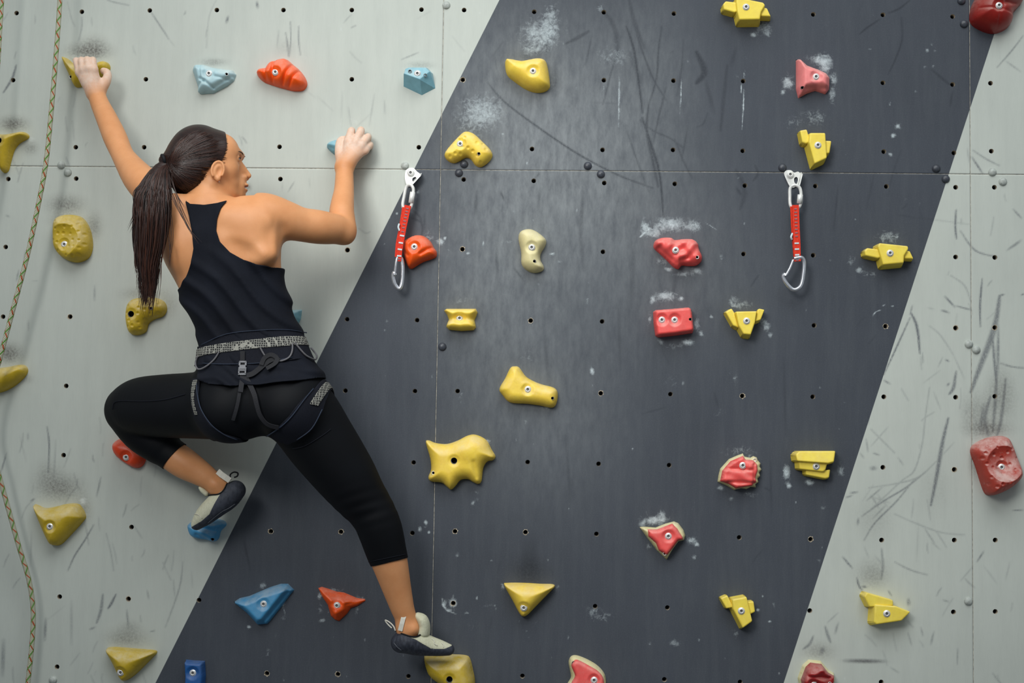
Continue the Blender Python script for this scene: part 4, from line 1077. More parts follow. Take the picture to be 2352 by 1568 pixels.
def strap_box(name, path, width, th, mat, parent, origin):
    """flat webbing along a pixel path (x, y, d); width in px"""
    W = [P(x, y, d) - np.array(origin) for x, y, d in path]
    V, Fc = [], []
    for i, p in enumerate(W):
        t = Vector(W[min(i + 1, len(W) - 1)] - W[max(i - 1, 0)]).normalized()
        s = t.cross(Vector((0, -1, 0))).normalized(); nrm = s.cross(t)
        w = (width[i] if hasattr(width, '__len__') else width) * pxm() / 2
        for a, b in ((-1, 1), (1, 1), (1, -1), (-1, -1)):
            V.append(Vector(p) + s * a * w + nrm * b * th / 2)
    for i in range(len(W) - 1):
        for k in range(4):
            a, b = i * 4 + k, i * 4 + (k + 1) % 4
            Fc.append((a, b, b + 4, a + 4))
    Fc += [(3, 2, 1, 0), tuple(len(V) - 4 + k for k in range(4))]
    return mesh_obj(name, V, Fc, mat, parent, smooth=False)

def hanger(label, outline, eye, bolt, fold, bold=True):
    o0 = P(*bolt)
    root = empty('bolt_hanger', o0, label, 'hanger')
    plate('plate', outline, .006, .004, M_white_metal, root, o0, holes=[eye])
    b = bpy.data.objects.new('bolt', bolt_me); b.location = (0, -.008, 0); b.parent = root; COL.objects.link(b)
    b.data = bolt_me.copy(); b.data.materials[0] = M_white_metal
    s = bpy.data.objects.new('hex_socket', sock_me); s.parent = b; COL.objects.link(s)
    # folded ear standing off the wall
    W = [P(x, y, d) - o0 for x, y, d in fold]
    V = [tuple(w) for w in W] + [tuple(w + np.array([.0035, 0, .001])) for w in W]
    n = len(W)
    Fc = [tuple(range(n)), tuple(range(2 * n - 1, n - 1, -1))] + [(i, (i + 1) % n, (i + 1) % n + n, i + n) for i in range(n)]
    mesh_obj('ear', V, Fc, M_white_metal, root, smooth=False)

hanger('white steel bolt hanger on the edge of the charcoal band, left quickdraw', [(932, 392), (940, 386), (950, 386), (958, 394), (965, 399), (964, 403), (950, 416), (941, 428), (934, 424), (930, 408)],
       [(947, 410), (954, 406), (956, 411), (949, 418)], (944, 398), [(966, 398, .006), (964, 404, .03), (942, 428, .034), (941, 424, .006)])
hanger('white steel bolt hanger below the upright yellow hold, right quickdraw', [(1801, 398), (1807, 391), (1817, 391), (1824, 396), (1833, 394), (1838, 399), (1838, 412), (1832, 424), (1824, 430), (1815, 429), (1806, 412)],
       [(1824, 410), (1829, 406), (1833, 411), (1830, 422), (1825, 419)], (1814, 402), [(1838, 396, .006), (1841, 401, .03), (1834, 428, .034), (1833, 424, .006)])

def quickdraw(label, link, sleeve, sling_path, sling_w, edge_path, biner, gate, stitch_n, keeper):
    o0 = P(link[0][0], link[0][1], link[0][2])
    root = empty('quickdraw', o0, label, 'quickdraw', 'quickdraws hanging on the wall')
    lk = tube_px('quick_link', link, .0046, M_white_metal, root, o0, 12, True, 5)
    tube_px('sleeve', sleeve, .0082, M_white_metal, lk, o0, 6, False, 1)
    sl = strap_box('sling', sling_path, sling_w, .005, M_sling, root, o0)
    strap_box('back_strand', edge_path, 10, .004, M_sling, sl, o0)
    # bar tacks across the webbing
    n = stitch_n
    W = np.array([list(p) for p in sling_path], float)
    for k in range(n):
        f = 0.06 + 0.90 * k / (n - 1)
        s = f * (len(W) - 1); i = min(int(s), len(W) - 2); a = W[i] + (W[i + 1] - W[i]) * (s - i)
        dirv = W[min(i + 1, len(W) - 1)] - W[i]; dirv = dirv[:2] / np.hypot(*dirv[:2]); nr = np.array([dirv[1], -dirv[0]])
        big = 0.52 < f < 0.93
        L = 5.0 if big else 3.2
        if big and k % 2: continue
        strap_box('print_bar' if big else 'bar_tack', [(a[0] - nr[0] * L, a[1] - nr[1] * L, a[2] + .0036), (a[0] + nr[0] * L, a[1] + nr[1] * L, a[2] + .0036)], 3.4 if big else 2.2, .0012, M_print if big else M_thread, sl, o0)
    tube_px('keeper', keeper, .003, M_print, sl, o0, 6)
    bn = tube_px('carabiner', biner, .0058, M_alu, root, o0, 12, False, 6)
    tube_px('gate', gate, .0040, M_alu, bn, o0, 10, False, 3)
    return root
quickdraw('quickdraw with a red sling twisted sideways, beside the round orange hold',
    [(942, 424, .036), (933, 430, .032), (928, 452, .03), (925, 470, .03), (929, 480, .03), (940, 480, .032), (946, 468, .034), (949, 446, .036), (949, 432, .037)],
    [(948, 441, .036), (944, 466, .034)],
    [(937, 472, .042), (932, 495, .044), (927, 520, .046), (922, 550, .048), (918, 575, .05), (916, 600, .05)], [15, 15, 14, 13, 12, 11],
    [(929, 476, .036), (922, 520, .038), (914, 560, .04), (912, 590, .042)],
    [(914, 588, .046), (922, 595, .044), (925, 615, .043), (924, 645, .042), (920, 660, .042), (914, 662, .042), (906, 650, .044), (903, 635, .046), (905, 626, .048), (907, 632, .048)],
    [(913, 590, .050), (910, 602, .052), (906, 634, .048)], 16, [(917, 514, .044), (915, 522, .046), (918, 530, .046)])
quickdraw('quickdraw hanging straight down below the upright yellow hold',
    [(1824, 425, .036), (1815, 432, .032), (1814, 452, .03), (1815, 470, .03), (1821, 478, .03), (1832, 478, .03), (1839, 468, .032), (1840, 446, .034), (1836, 430, .036)],
    [(1838, 447, .036), (1836, 467, .034)],
    [(1827, 471, .042), (1828, 500, .044), (1829, 530, .046), (1830, 560, .048), (1831, 585, .05), (1832, 600, .05)], [15, 15, 15, 16, 15, 14],
    [(1820, 474, .036), (1822, 520, .038), (1825, 560, .04), (1828, 598, .042)],
    [(1824, 594, .05), (1832, 592, .05), (1842, 592, .048), (1847, 602, .046), (1846, 625, .044), (1841, 652, .042), (1832, 663, .042), (1820, 664, .042), (1806, 650, .042), (1799, 636, .042), (1802, 630, .044), (1805, 634, .046)],
    [(1822, 596, .048), (1815, 614, .046), (1804, 634, .046)], 18, [(1820, 536, .046), (1817, 544, .05), (1819, 550, .046)])

# ------------------------------------------------------------------ implicit modelling of the climber
class Field:
    def __init__(self, lo, hi, h):
        self.lo = np.array(lo, float); self.h = h
        self.n = np.ceil((np.array(hi) - self.lo) / h).astype(int) + 1
        self.ax = [(self.lo[k] + h * np.arange(self.n[k])).astype(np.float32) for k in range(3)]
        self.A = np.full(self.n, 0.2, np.float32)
    def win(self, lo, hi):
        i0 = np.clip(np.floor((np.array(lo) - self.lo) / self.h).astype(int), 0, self.n)
        i1 = np.clip(np.ceil((np.array(hi) - self.lo) / self.h).astype(int) + 1, 0, self.n)
        return tuple(slice(a, b) for a, b in zip(i0, i1))
    def grid(self, w):
        return (self.ax[0][w[0]][:, None, None], self.ax[1][w[1]][None, :, None], self.ax[2][w[2]][None, None, :])
    def blend(self, w, D, k, sub=False):
        B = self.A[w]
        if sub:
            D = -D
            hh = np.maximum(k - np.abs(B - D), 0) / k
            self.A[w] = np.maximum(B, D) + hh * hh * k * 0.25
        else:
            hh = np.maximum(k - np.abs(B - D), 0) / k
            self.A[w] = np.minimum(B, D) - hh * hh * k * 0.25
    def chain(self, nodes, k=0.02, ys=1.0, sub=4, pad=0.055, raw=False):
        """nodes (x, y, r px, d) traced on the photo, or raw (X, Y, Z, R)"""
        N = np.array([list(P(x, y, d)) + [r * pxm(d)] for x, y, r, d in nodes]) if not raw else np.array(nodes, float)
        C = np.array(catmull(N, sub)) if (len(N) > 2 and sub > 1) else N
        lo = (C[:, :3] - C[:, 3:]).min(0) - pad; hi = (C[:, :3] + C[:, 3:]).max(0) + pad
        w = self.win(lo, hi)
        if any(s.stop <= s.start for s in w): return
        T = np.full([s.stop - s.start for s in w], 0.2, np.float32)
        i0 = [s.start for s in w]
        for a, b in zip(C[:-1], C[1:]):
            l2 = np.minimum(a[:3] - a[3], b[:3] - b[3]) - pad; h2 = np.maximum(a[:3] + a[3], b[:3] + b[3]) + pad
            ww = self.win(l2, h2)
            if any(s.stop <= s.start for s in ww): continue
            X, Y, Z = self.grid(ww)
            Y = Y / ys
            pa = a[:3] / (1, ys, 1); pb = b[:3] / (1, ys, 1)
            d = pb - pa; L2 = max(d @ d, 1e-9)
            t = np.clip(((X - pa[0]) * d[0] + (Y - pa[1]) * d[1] + (Z - pa[2]) * d[2]) / L2, 0, 1)
            q = np.sqrt((X - pa[0] - t * d[0]) ** 2 + (Y - pa[1] - t * d[1]) ** 2 + (Z - pa[2] - t * d[2]) ** 2) - (a[3] + (b[3] - a[3]) * t)
            lw = tuple(slice(s.start - o, s.stop - o) for s, o in zip(ww, i0))
            T[lw] = np.minimum(T[lw], q)
        self.blend(w, T, k)
    def ell(self, c, axes, rad, k=0.02, sub=False, pad=0.055):
        """ellipsoid; axes rows are unit vectors, rad metres"""
        c = np.array(c, float); R = max(rad) + pad
        w = self.win(c - R, c + R)
        if any(s.stop <= s.start for s in w): return
        X, Y, Z = self.grid(w)
        X = X - c[0]; Y = Y - c[1]; Z = Z - c[2]
        k0 = 0; k1 = 0
        for a, r in zip(axes, rad):
            u = (X * a[0] + Y * a[1] + Z * a[2]) / r
            k0 = k0 + u * u; k1 = k1 + (u / r) ** 2
        k0 = np.sqrt(k0); k1 = np.sqrt(k1) + 1e-6
        self.blend(w, (k0 * (k0 - 1) / k1).astype(np.float32), k, sub)
    def sample(self, Q):
        f = (np.asarray(Q) - self.lo) / self.h
        f = np.clip(f, 0, self.n - 1.001)
        i = f.astype(int); u = f - i
        r = 0
        for a in (0, 1):
            for b in (0, 1):
                for c in (0, 1):
                    wgt = (u[:, 0] if a else 1 - u[:, 0]) * (u[:, 1] if b else 1 - u[:, 1]) * (u[:, 2] if c else 1 - u[:, 2])
                    r = r + wgt * self.A[i[:, 0] + a, i[:, 1] + b, i[:, 2] + c]
        return r
    def grad(self, Q):
        e = self.h
        g = np.stack([self.sample(Q + np.eye(3)[k] * e) - self.sample(Q - np.eye(3)[k] * e) for k in range(3)], 1)
        return g / (np.linalg.norm(g, axis=1, keepdims=True) + 1e-9)
    def surface(self, off=0.0, smooth=2):
        A = self.A - off if np.isscalar(off) else self.A - off
        return surface_nets(A, self.lo, self.h, smooth)

def surface_nets(A, lo, h, smooth=2):
    S = A < 0
    nx, ny, nz = A.shape
    cnt = np.zeros((nx - 1, ny - 1, nz - 1), np.uint8)
    for a in (0, 1):
        for b in (0, 1):
            for c in (0, 1):
                cnt += S[a:nx - 1 + a, b:ny - 1 + b, c:nz - 1 + c]
    act = (cnt > 0) & (cnt < 8)
    ci, cj, ck = np.nonzero(act)
    vid = np.full(act.shape, -1, np.int64); vid[act] = np.arange(len(ci))
    acc = np.zeros((len(ci), 3)); num = np.zeros(len(ci))
    for axis in range(3):
        o1, o2 = [k for k in range(3) if k != axis]
        for b in (0, 1):
            for c in (0, 1):
                p = [ci, cj, ck]; p = [q.copy() for q in p]
                p[o1] = p[o1] + b; p[o2] = p[o2] + c
                v0 = A[p[0], p[1], p[2]]
                p2 = [q.copy() for q in p]; p2[axis] = p2[axis] + 1
                v1 = A[p2[0], p2[1], p2[2]]
                m = (v0 < 0) != (v1 < 0)
                t = np.where(m, v0 / np.where(m, v0 - v1, 1), 0)
                pt = np.stack(p, 1).astype(float); pt[:, axis] += t
                acc[m] += pt[m]; num[m] += 1
    V = lo + h * acc / num[:, None]
    Fs = []
    for axis in range(3):
        o1, o2 = [k for k in range(3) if k != axis]
        sl0 = [slice(None)] * 3; sl1 = [slice(None)] * 3
        sl0[axis] = slice(0, -1); sl1[axis] = slice(1, None)
        s0, s1 = S[tuple(sl0)], S[tuple(sl1)]
        d = s0 != s1
        for o in (o1, o2):
            idx = [slice(None)] * 3; idx[o] = 0; d[tuple(idx)] = False
            idx[o] = -1; d[tuple(idx)] = False
        e = np.nonzero(d)
        flip = s0[e]
        def cell(b, c):
            q = [e[0].copy(), e[1].copy(), e[2].copy()]
            q[o1] = q[o1] - b; q[o2] = q[o2] - c
            return vid[q[0], q[1], q[2]]
        quad = np.stack([cell(1, 1), cell(0, 1), cell(0, 0), cell(1, 0)], 1)
        if axis == 1: flip = ~flip
        quad[~flip] = quad[~flip][:, ::-1]
        Fs.append(quad)
    Fq = np.vstack(Fs)
    Fq = Fq[(Fq >= 0).all(1)]
    return taubin(V, Fq, smooth), Fq

def taubin(V, Fq, it):
    if not it: return V
    k = Fq.shape[1]
    E = np.vstack([Fq[:, [i, (i + 1) % k]] for i in range(k)])
    E = np.unique(np.sort(E, 1), axis=0)
    deg = np.bincount(E.ravel(), minlength=len(V)).astype(float); deg[deg == 0] = 1
    for n in range(it):
        for lam in (0.5, -0.5 if n < it - 1 else -0.42):
            s = np.zeros_like(V)
            for c in range(3):
                s[:, c] = np.bincount(E[:, 0], V[E[:, 1], c], len(V)) + np.bincount(E[:, 1], V[E[:, 0], c], len(V))
            V = V + lam * (s / deg[:, None] - V)
    return V

def tri(Fq):
    return np.vstack([Fq[:, [0, 1, 2]], Fq[:, [0, 2, 3]]]) if Fq.shape[1] == 4 else Fq

def clip(V, T, g):
    """keep the part of the triangle mesh where g >= 0, cutting triangles along g = 0"""
    T = tri(T)
    s = g >= 0
    c = s[T].sum(1)
    out = [T[c == 3]]
    nv, newV = len(V), []
    cache = {}
    def cut(a, b):
        key = (a, b) if a < b else (b, a)
        if key not in cache:
            t = g[key[0]] / (g[key[0]] - g[key[1]])
            newV.append(V[key[0]] + t * (V[key[1]] - V[key[0]])); cache[key] = nv + len(newV) - 1
        return cache[key]
    extra = []
    for t in T[(c == 1) | (c == 2)]:
        ins = s[t]
        if ins.sum() == 1:
            i = int(np.argmax(ins)); a, b, d = t[i], t[(i + 1) % 3], t[(i + 2) % 3]
            extra.append((a, cut(a, b), cut(a, d)))
        else:
            i = int(np.argmin(ins)); a, b, d = t[i], t[(i + 1) % 3], t[(i + 2) % 3]
            ab, ad = cut(a, b), cut(a, d)
            extra += [(ab, b, d), (ab, d, ad)]
    V2 = np.vstack([V, np.array(newV)]) if newV else V
    T2 = np.vstack(out + ([np.array(extra)] if extra else []))
    used = np.unique(T2)
    mp = np.full(len(V2), -1); mp[used] = np.arange(len(used))
    return V2[used], mp[T2]

def inpoly(V, pts, d=0.40):
    W = XZ(pts, d)
    return poly_sdf(V[:, [0, 2]], W)

def surf(F, px, py, off=0.0, d0=0.56, d1=0.0):
    """where the camera ray through a pixel meets the off-set surface of a field"""
    ds = np.linspace(d0, d1, 560)
    a, b = P(px, py, d0), P(px, py, d1)
    Q = a + (b - a) * ((d0 - ds) / (d0 - d1))[:, None]
    f = F.sample(Q) - off
    hit = np.nonzero(f < 0)[0]
    if len(hit) == 0: return Q[int(np.argmin(f))]
    i = max(1, hit[0]); t = f[i - 1] / (f[i - 1] - f[i] + 1e-9)
    return Q[i - 1] + (Q[i] - Q[i - 1]) * min(max(t, 0), 1)

def solid(o, th, offset=-1.0):
    m = o.modifiers.new('thickness', 'SOLIDIFY'); m.thickness = th; m.offset = offset
    return o

# ---- nodes traced on the photo: x, y, radius in px, distance from the wall
ARM_R = [(570, 502, 48, .335), (612, 497, 52, .33), (650, 504, 46, .315), (690, 515, 40, .29), (730, 521, 39.5, .26), (762, 525, 36, .225), (782, 525, 32, .195), (787, 512, 30, .183), (785, 488, 29, .168), (787, 464, 26.5, .145), (790, 440, 23.5, .12), (791, 412, 21.5, .095), (791, 384, 20, .078)]
ARM_L = [(392, 478, 46, .35), (355, 444, 43, .33), (320, 410, 37.5, .28), (293, 374, 29, .225), (280, 352, 26, .20), (264, 315, 27.5, .165), (245, 272, 24.5, .125), (230, 240, 21.5, .10), (221, 215, 20, .085)]
NECK = [(478, 482, 46, .340), (480, 448, 41, .338), (484, 408, 40, .335)]
THIGH_L = [(565, 925, 80, .30), (505, 928, 79, .275), (440, 931, 74, .235), (380, 932, 71, .19), (326, 934, 66, .14), (294, 937, 50, .115)]
CALF_L = [(294, 946, 49, .11), (327, 987, 49, .11), (363, 1016, 45, .115), (384, 1036, 36.5, .12), (422, 1063, 35.5, .125), (455, 1083, 30, .125), (481, 1100, 25, .125), (503, 1118, 23, .12)]
FOOT_L = [(505, 1120, 22, .12), (515, 1142, 18, .12), (490, 1162, 17, .118), (466, 1186, 13, .11), (455, 1198, 8, .105)]
LEG_R = [(655, 912, 82, .29), (695, 952, 83, .285), (734, 1009, 79, .265), (765, 1052, 74, .25), (794, 1092, 68, .235), (822, 1132, 59, .22), (845, 1162, 52.5, .21), (862, 1190, 49.5, .205), (874, 1220, 48.5, .195), (886, 1262, 44.5, .18), (896, 1294, 40.5, .17), (911, 1349, 33, .15), (924, 1395, 27, .135), (930, 1412, 25, .13), (936, 1440, 24, .125)]
FOOT_R = [(936, 1440, 24, .125), (938, 1466, 19, .124), (962, 1476, 16, .116), (1000, 1485, 12, .10), (1022, 1489, 8, .095)]
TORSO = [(474, 440, 545, .335, .05), (500, 398, 600, .328, .074), (530, 374, 640, .32, .089), (560, 369, 645, .315, .096), (600, 377, 643, .31, .097), (655, 409, 649, .305, .093), (720, 438, 668, .302, .085), (770, 463, 690, .30, .081), (810, 466, 706, .30, .085), (860, 456, 726, .30, .094), (910, 457, 735, .30, .098), (955, 485, 725, .30, .08)]
I3 = np.eye(3)

def add_torso(F):
    rows = []
    for y, xl, xr, d, e in TORSO:
        a, b = P(xl, y, d), P(xr, y, d)
        rows.append(((a[2] + b[2]) / 2, (a[0] + b[0]) / 2, (b[0] - a[0]) / 2, -d, e))
    rows = np.array(rows[::-1])
    zz = np.linspace(rows[0, 0], rows[-1, 0], 200)
    sm = np.ones(17) / 17
    cols = []
    for k in range(1, 5):
        v = np.interp(zz, rows[:, 0], rows[:, k]); vp = np.pad(v, 8, mode='edge'); cols.append(np.convolve(vp, sm, 'valid'))
    lo = (rows[:, 1].min() - .25, -.48, rows[0, 0] - .05); hi = (rows[:, 1].max() + .25, -.12, rows[-1, 0] + .05)
    w = F.win(lo, hi)
    if any(s.stop <= s.start for s in w): return
    X, Y, Z = F.grid(w)
    z = F.ax[2][w[2]]
    cx, ww, cy, ee = [np.interp(z, zz, c)[None, None, :] for c in cols]
    u, v = (X - cx) / ww, (Y - cy) / ee
    k0 = (np.abs(u) ** 2.25 + np.abs(v) ** 2.25) ** (1 / 2.25)
    k1 = np.sqrt((u / ww) ** 2 + (v / ee) ** 2) + 1e-5
    d = k0 * (k0 - 1) / k1 * np.clip(np.sqrt(u * u + v * v) / np.maximum(k0, 1e-5), .8, 1.25)
    dz = np.maximum(0, np.maximum(z - rows[-1, 0], rows[0, 0] - z))[None, None, :]
    d = np.where(dz > 0, np.sqrt(np.maximum(d, 0) ** 2 + dz ** 2) + np.minimum(d, 0) * 0, d)
    F.blend(w, d.astype(np.float32), .03)

def E(F, x, y, d, rx, rz, ry, k=.02, sub=False, ang=0.0):
    c = P(x, y, d); a = math.radians(ang)
    ax = [(math.cos(a), 0, math.sin(a)), (0, 1, 0), (-math.sin(a), 0, math.cos(a))]
    F.ell(c, ax, (rx * pxm(d), ry, rz * pxm(d)), k, sub)

def add_body(F):
    add_torso(F)
    E(F, 526, 936, .352, 74, 74, .078, .035); E(F, 662, 932, .352, 76, 74, .078, .035)
    F.chain(THIGH_L, .035, sub=7); F.chain(LEG_R, .035, sub=7)
    F.chain([(474, 466, 34, .338), (530, 500, 38, .342), (590, 498, 44, .335)], .035)
    F.chain([(482, 470, 34, .338), (430, 493, 36, .345), (388, 488, 38, .345)], .035)
    F.chain(ARM_R, .035, sub=7); F.chain(ARM_L, .035, sub=7)
    F.chain(NECK, .03)
    E(F, 796, 538, .195, 17, 20, .022, .03)                      # elbow
    E(F, 585, 548, .366, 62, 42, .042, .03, ang=-18)              # shoulder blades
    E(F, 608, 586, .380, 30, 22, .030, .025, ang=20)
    E(F, 560, 575, .418, 36, 12, .012, .02, True, ang=-30)
    E(F, 622, 540, .412, 12, 34, .012, .02, True, ang=15)
    E(F, 418, 560, .366, 40, 62, .040, .03)
    E(F, 560, 500, .388, 60, 26, .020, .03, ang=-8)
    E(F, 478, 560, .425, 9, 90, .012, .03, True)                  # spine furrow
    E(F, 545, 590, .430, 60, 9, .012, .02, True, ang=-28)
    E(F, 652, 552, .375, 10, 34, .020, .02, True)
    F.chain(CALF_L, .010); F.chain(FOOT_L, .015); F.chain(FOOT_R, .015)
    E(F, 950, 1444, .14, 11, 12, .016, .012)                      # ankle bone
    E(F, 495, 1112, .138, 12, 10, .014, .012)

def add_hands(F):
    F.chain(ARM_R[8:], .02); F.chain(ARM_L[4:], .02)
    # right hand laid over the small hold, fingers up and bent to the wall
    mcp = [(801, 325, .066), (817, 326, .070), (830, 333, .068), (839, 344, .061)]
    for (x, y, d), r in zip(mcp, (10.5, 10.5, 10, 9)):
        F.chain([(791, 384, 17, .077), (797 + (x - 801) * .35, 362, 14, .073), (x, y, r, d)], .012, sub=3)
    for f in ([(801, 325, 10, .066), (806, 303.5, 9.3, .051), (808, 300, 8.2, .028), (808, 306, 7.2, .010)],
              [(817, 326, 10, .070), (828, 303, 9.5, .053), (829, 299, 8.4, .030), (829, 306, 7.4, .010)],
              [(830, 333, 9.6, .068), (843, 317, 9, .050), (846, 314, 8, .028), (846, 320, 7, .010)],
              [(839, 344, 8.6, .061), (848, 335, 8, .046), (851, 332, 7, .026), (851, 338, 6.2, .010)]):
        F.chain(f, .005, sub=4)
    F.chain([(789, 378, 14, .072), (781, 356, 12, .066), (780, 332, 10, .058), (784, 322, 9, .050), (792, 320, 8, .048)], .010, sub=4)
    for x, y, d in mcp: F.ell(P(x, y + 2, d + .006), I3, (.009, .007, .009), .008)
    # left hand clamped over the top of its hold
    mcp = [(182, 166, .094), (191, 160, .100), (203, 157, .102), (215, 160, .099)]
    for (x, y, d), r in zip(mcp, (8.8, 9.6, 10.2, 10.2)):
        F.chain([(219, 212, 17, .086), (210 + (x - 200) * .55, 190, 14, .092), (x, y, r, d)], .012, sub=3)
    for f in ([(182, 166, 8.6, .094), (175.5, 142, 7.8, .087), (175, 139, 7.2, .066), (177, 144, 6.6, .048)],
              [(191, 160, 9.4, .100), (187.5, 141, 8.4, .094), (187, 138, 7.6, .070), (188, 145, 7, .050)],
              [(203, 157, 9.8, .102), (200.5, 140, 8.6, .097), (200, 137, 7.8, .072), (200, 145, 7, .050)],
              [(215, 160, 9.8, .099), (213.5, 141, 8.6, .094), (213, 138, 7.8, .070), (212, 145, 7, .050)]):
        F.chain(f, .005, sub=4)
    F.chain([(226, 208, 15, .083), (238, 196, 12.5, .084), (246, 180, 10.5, .080), (246, 167, 8.8, .073), (238, 163, 8, .066)], .010, sub=4)
    for x, y, d in mcp: F.ell(P(x, y, d + .005), I3, (.009, .007, .010), .008)

# ---- head frame: f forward (towards the photo's right, turned a little to the wall), r towards the camera, u up
YAW = math.radians(24)
HF = np.array([math.cos(YAW), math.sin(YAW), 0]); HRt = np.array([math.sin(YAW), -math.cos(YAW), 0]); HU = np.array([0, 0, 1.0])
HC = P(462, 365, .335); HS = pxm(.335)
HAX = [HF, HRt, HU]
def hp(px, py, r=0.0):
    f = ((px - 462) * HS - r * HRt[0]) / HF[0]; u = (365 - py) * HS
    return HC + HF * f + HRt * r + HU * u
def hl(V):
    Q = V - HC
    return np.stack([Q @ HF, Q @ HRt, Q @ HU], 1)
def he(F, px, py, r, rf, rr, ru, k=.012, sub=False, ax=None):
    F.ell(hp(px, py, r), ax or HAX, (rf * HS, rr, ru * HS), k, sub)
def hc(F, pts, k=.008, sub=3):
    F.chain([list(hp(x, y, r)) + [rad * HS] for x, y, r, rad in pts], k, 1.0, sub, raw=True)

def EYE(s):
    f = ((541 - 462) * HS - .030 * HRt[0]) / HF[0]
    return HC + HF * f + HRt * .030 * s + HU * (365 - 363) * HS
def add_head(F):
    F.chain(NECK, .02)
    F.chain([(474, 466, 34, .338), (530, 500, 38, .342), (590, 498, 44, .335)], .035)
    F.chain([(482, 470, 34, .338), (430, 493, 36, .345), (388, 488, 38, .345)], .035)
    he(F, 468, 364, 0, 75, .073, 70, .02)
    he(F, 509, 352, 0, 37, .060, 48, .02)
    he(F, 506, 398, 0, 40, .057, 52, .02)
    he(F, 519, 424, 0, 31, .042, 31, .02)
    hc(F, [(500, 425, .046, 15), (520, 440, .034, 13), (543, 446, .012, 12), (543, 446, -.012, 12), (520, 440, -.034, 13), (500, 425, -.046, 15)], .014, 2)
    he(F, 545, 445, 0, 12, .017, 11, .012)
    hc(F, [(537, 350, .036, 8), (545, 347, .014, 8), (545, 347, -.014, 8), (537, 350, -.036, 8)], .012, 2)
    for s in (-1, 1):
        he(F, 524, 390, .038 * s, 25, .020, 20, .016)
        F.ell(EYE(s) + HF * .010, HAX, (.013, .016, .010), .010, True)
        F.ell(EYE(s), HAX, (.0132, .0150, .0126), .005)
        F.ell(EYE(s) + HF * .012, HAX, (.009, .0125, .0030), .0025, True)
    hc(F, [(541, 358, 0, 5), (549, 373, 0, 5.6), (559.5, 388, 0, 6.4), (564.5, 395, 0, 6.6)], .009, 3)
    he(F, 545, 390, 0, 13, .013, 20, .010)
    for s in (-1, 1): he(F, 557, 401, .0095 * s, 7.5, .007, 5.5, .006)
    he(F, 545, 424, 0, 15, .026, 21, .014)
    he(F, 558, 419.5, 0, 7.5, .018, 4.8, .004)
    he(F, 556.5, 431, 0, 7.5, .0155, 5.6, .004)
    he(F, 558, 425.5, 0, 8, .022, 1.5, .004, True)
    he(F, 552, 409, 0, 8, .010, 7, .008)
    # ear
    s = 1
    for s in (-1, 1):
        tx = np.array([.97, .16 * s, -.18]); tx /= np.linalg.norm(tx)
        def lv(v): return HF * v[0] + HRt * v[1] + HU * v[2]
        a0 = lv(tx); a2 = lv((.20, 0, .98)); a2 = a2 - a0 * (a2 @ a0); a2 /= np.linalg.norm(a2); a1 = np.cross(a2, a0)
        # side point measured on the visible ear; mirrored for the other
        f = ((513 - 462) * HS - .072 * HRt[0]) / HF[0]
        c = HC + HF * f + HRt * .070 * s + HU * ((365 - 400) * HS)
        F.ell(c, [a0, a1, a2], (14.5 * HS, .0085, 22 * HS), .006)
        rim = []
        for t in range(11):
            an = math.radians(-40 + 26 * t)
            q = c + a0 * math.cos(an + .2) * 13.5 * HS + a2 * math.sin(an + .2) * 20 * HS + HRt * s * .006
            rim.append(list(q) + [3.2 * HS])
        F.chain(rim, .003, 1.0, 2, raw=True)
        F.ell(c + a0 * 3 * HS - a2 * 2 * HS + HRt * s * .012, [a0, a1, a2], (7.5 * HS, .009, 12 * HS), .004, True)
        F.ell(c + a0 * 5 * HS - a2 * 19 * HS + HRt * s * .003, [a0, a1, a2], (6 * HS, .006, 7 * HS), .004)

def add_hair(F):
    he(F, 458, 361, 0, 73, .081, 76, .02)
    he(F, 503, 350, 0, 40, .067, 52, .02)
    he(F, 500, 385, 0, 30, .066, 40, .012)
    he(F, 434, 406, 0, 47, .064, 44, .02)
    he(F, 420, 378, 0, 38, .06, 46, .02)
    hc(F, [(400, 376, 0, 26), (382, 375, 0, 9)], .02, 1)

FB = Field((P(150, 300, .02)[0], -.50, P(600, 1530, .1)[2]), (P(1060, 800, .1)[0], -.025, P(500, 200, .1)[2]), .0040)
add_body(FB)
lo = np.minimum(P(160, 260, .1), P(260, 100, .02)); hi = np.maximum(P(160, 260, .02), P(285, 105, .2))
FHL = Field((P(155, 260, .1)[0], -.20, P(220, 330, .1)[2]), (P(320, 200, .1)[0], -.02, P(220, 110, .02)[2]), .0020); add_hands(FHL)
FHR = Field((P(735, 420, .1)[0], -.20, P(790, 470, .1)[2]), (P(880, 400, .02)[0], .006, P(790, 275, .02)[2]), .0020); add_hands(FHR)
FHD = Field(HC - np.array([.13, .13, .16]), HC + np.array([.16, .13, .12]), .0020); add_head(FHD)
FHAIR = Field(HC - np.array([.14, .12, .14]), HC + np.array([.12, .12, .13]), .0025); add_hair(FHAIR)

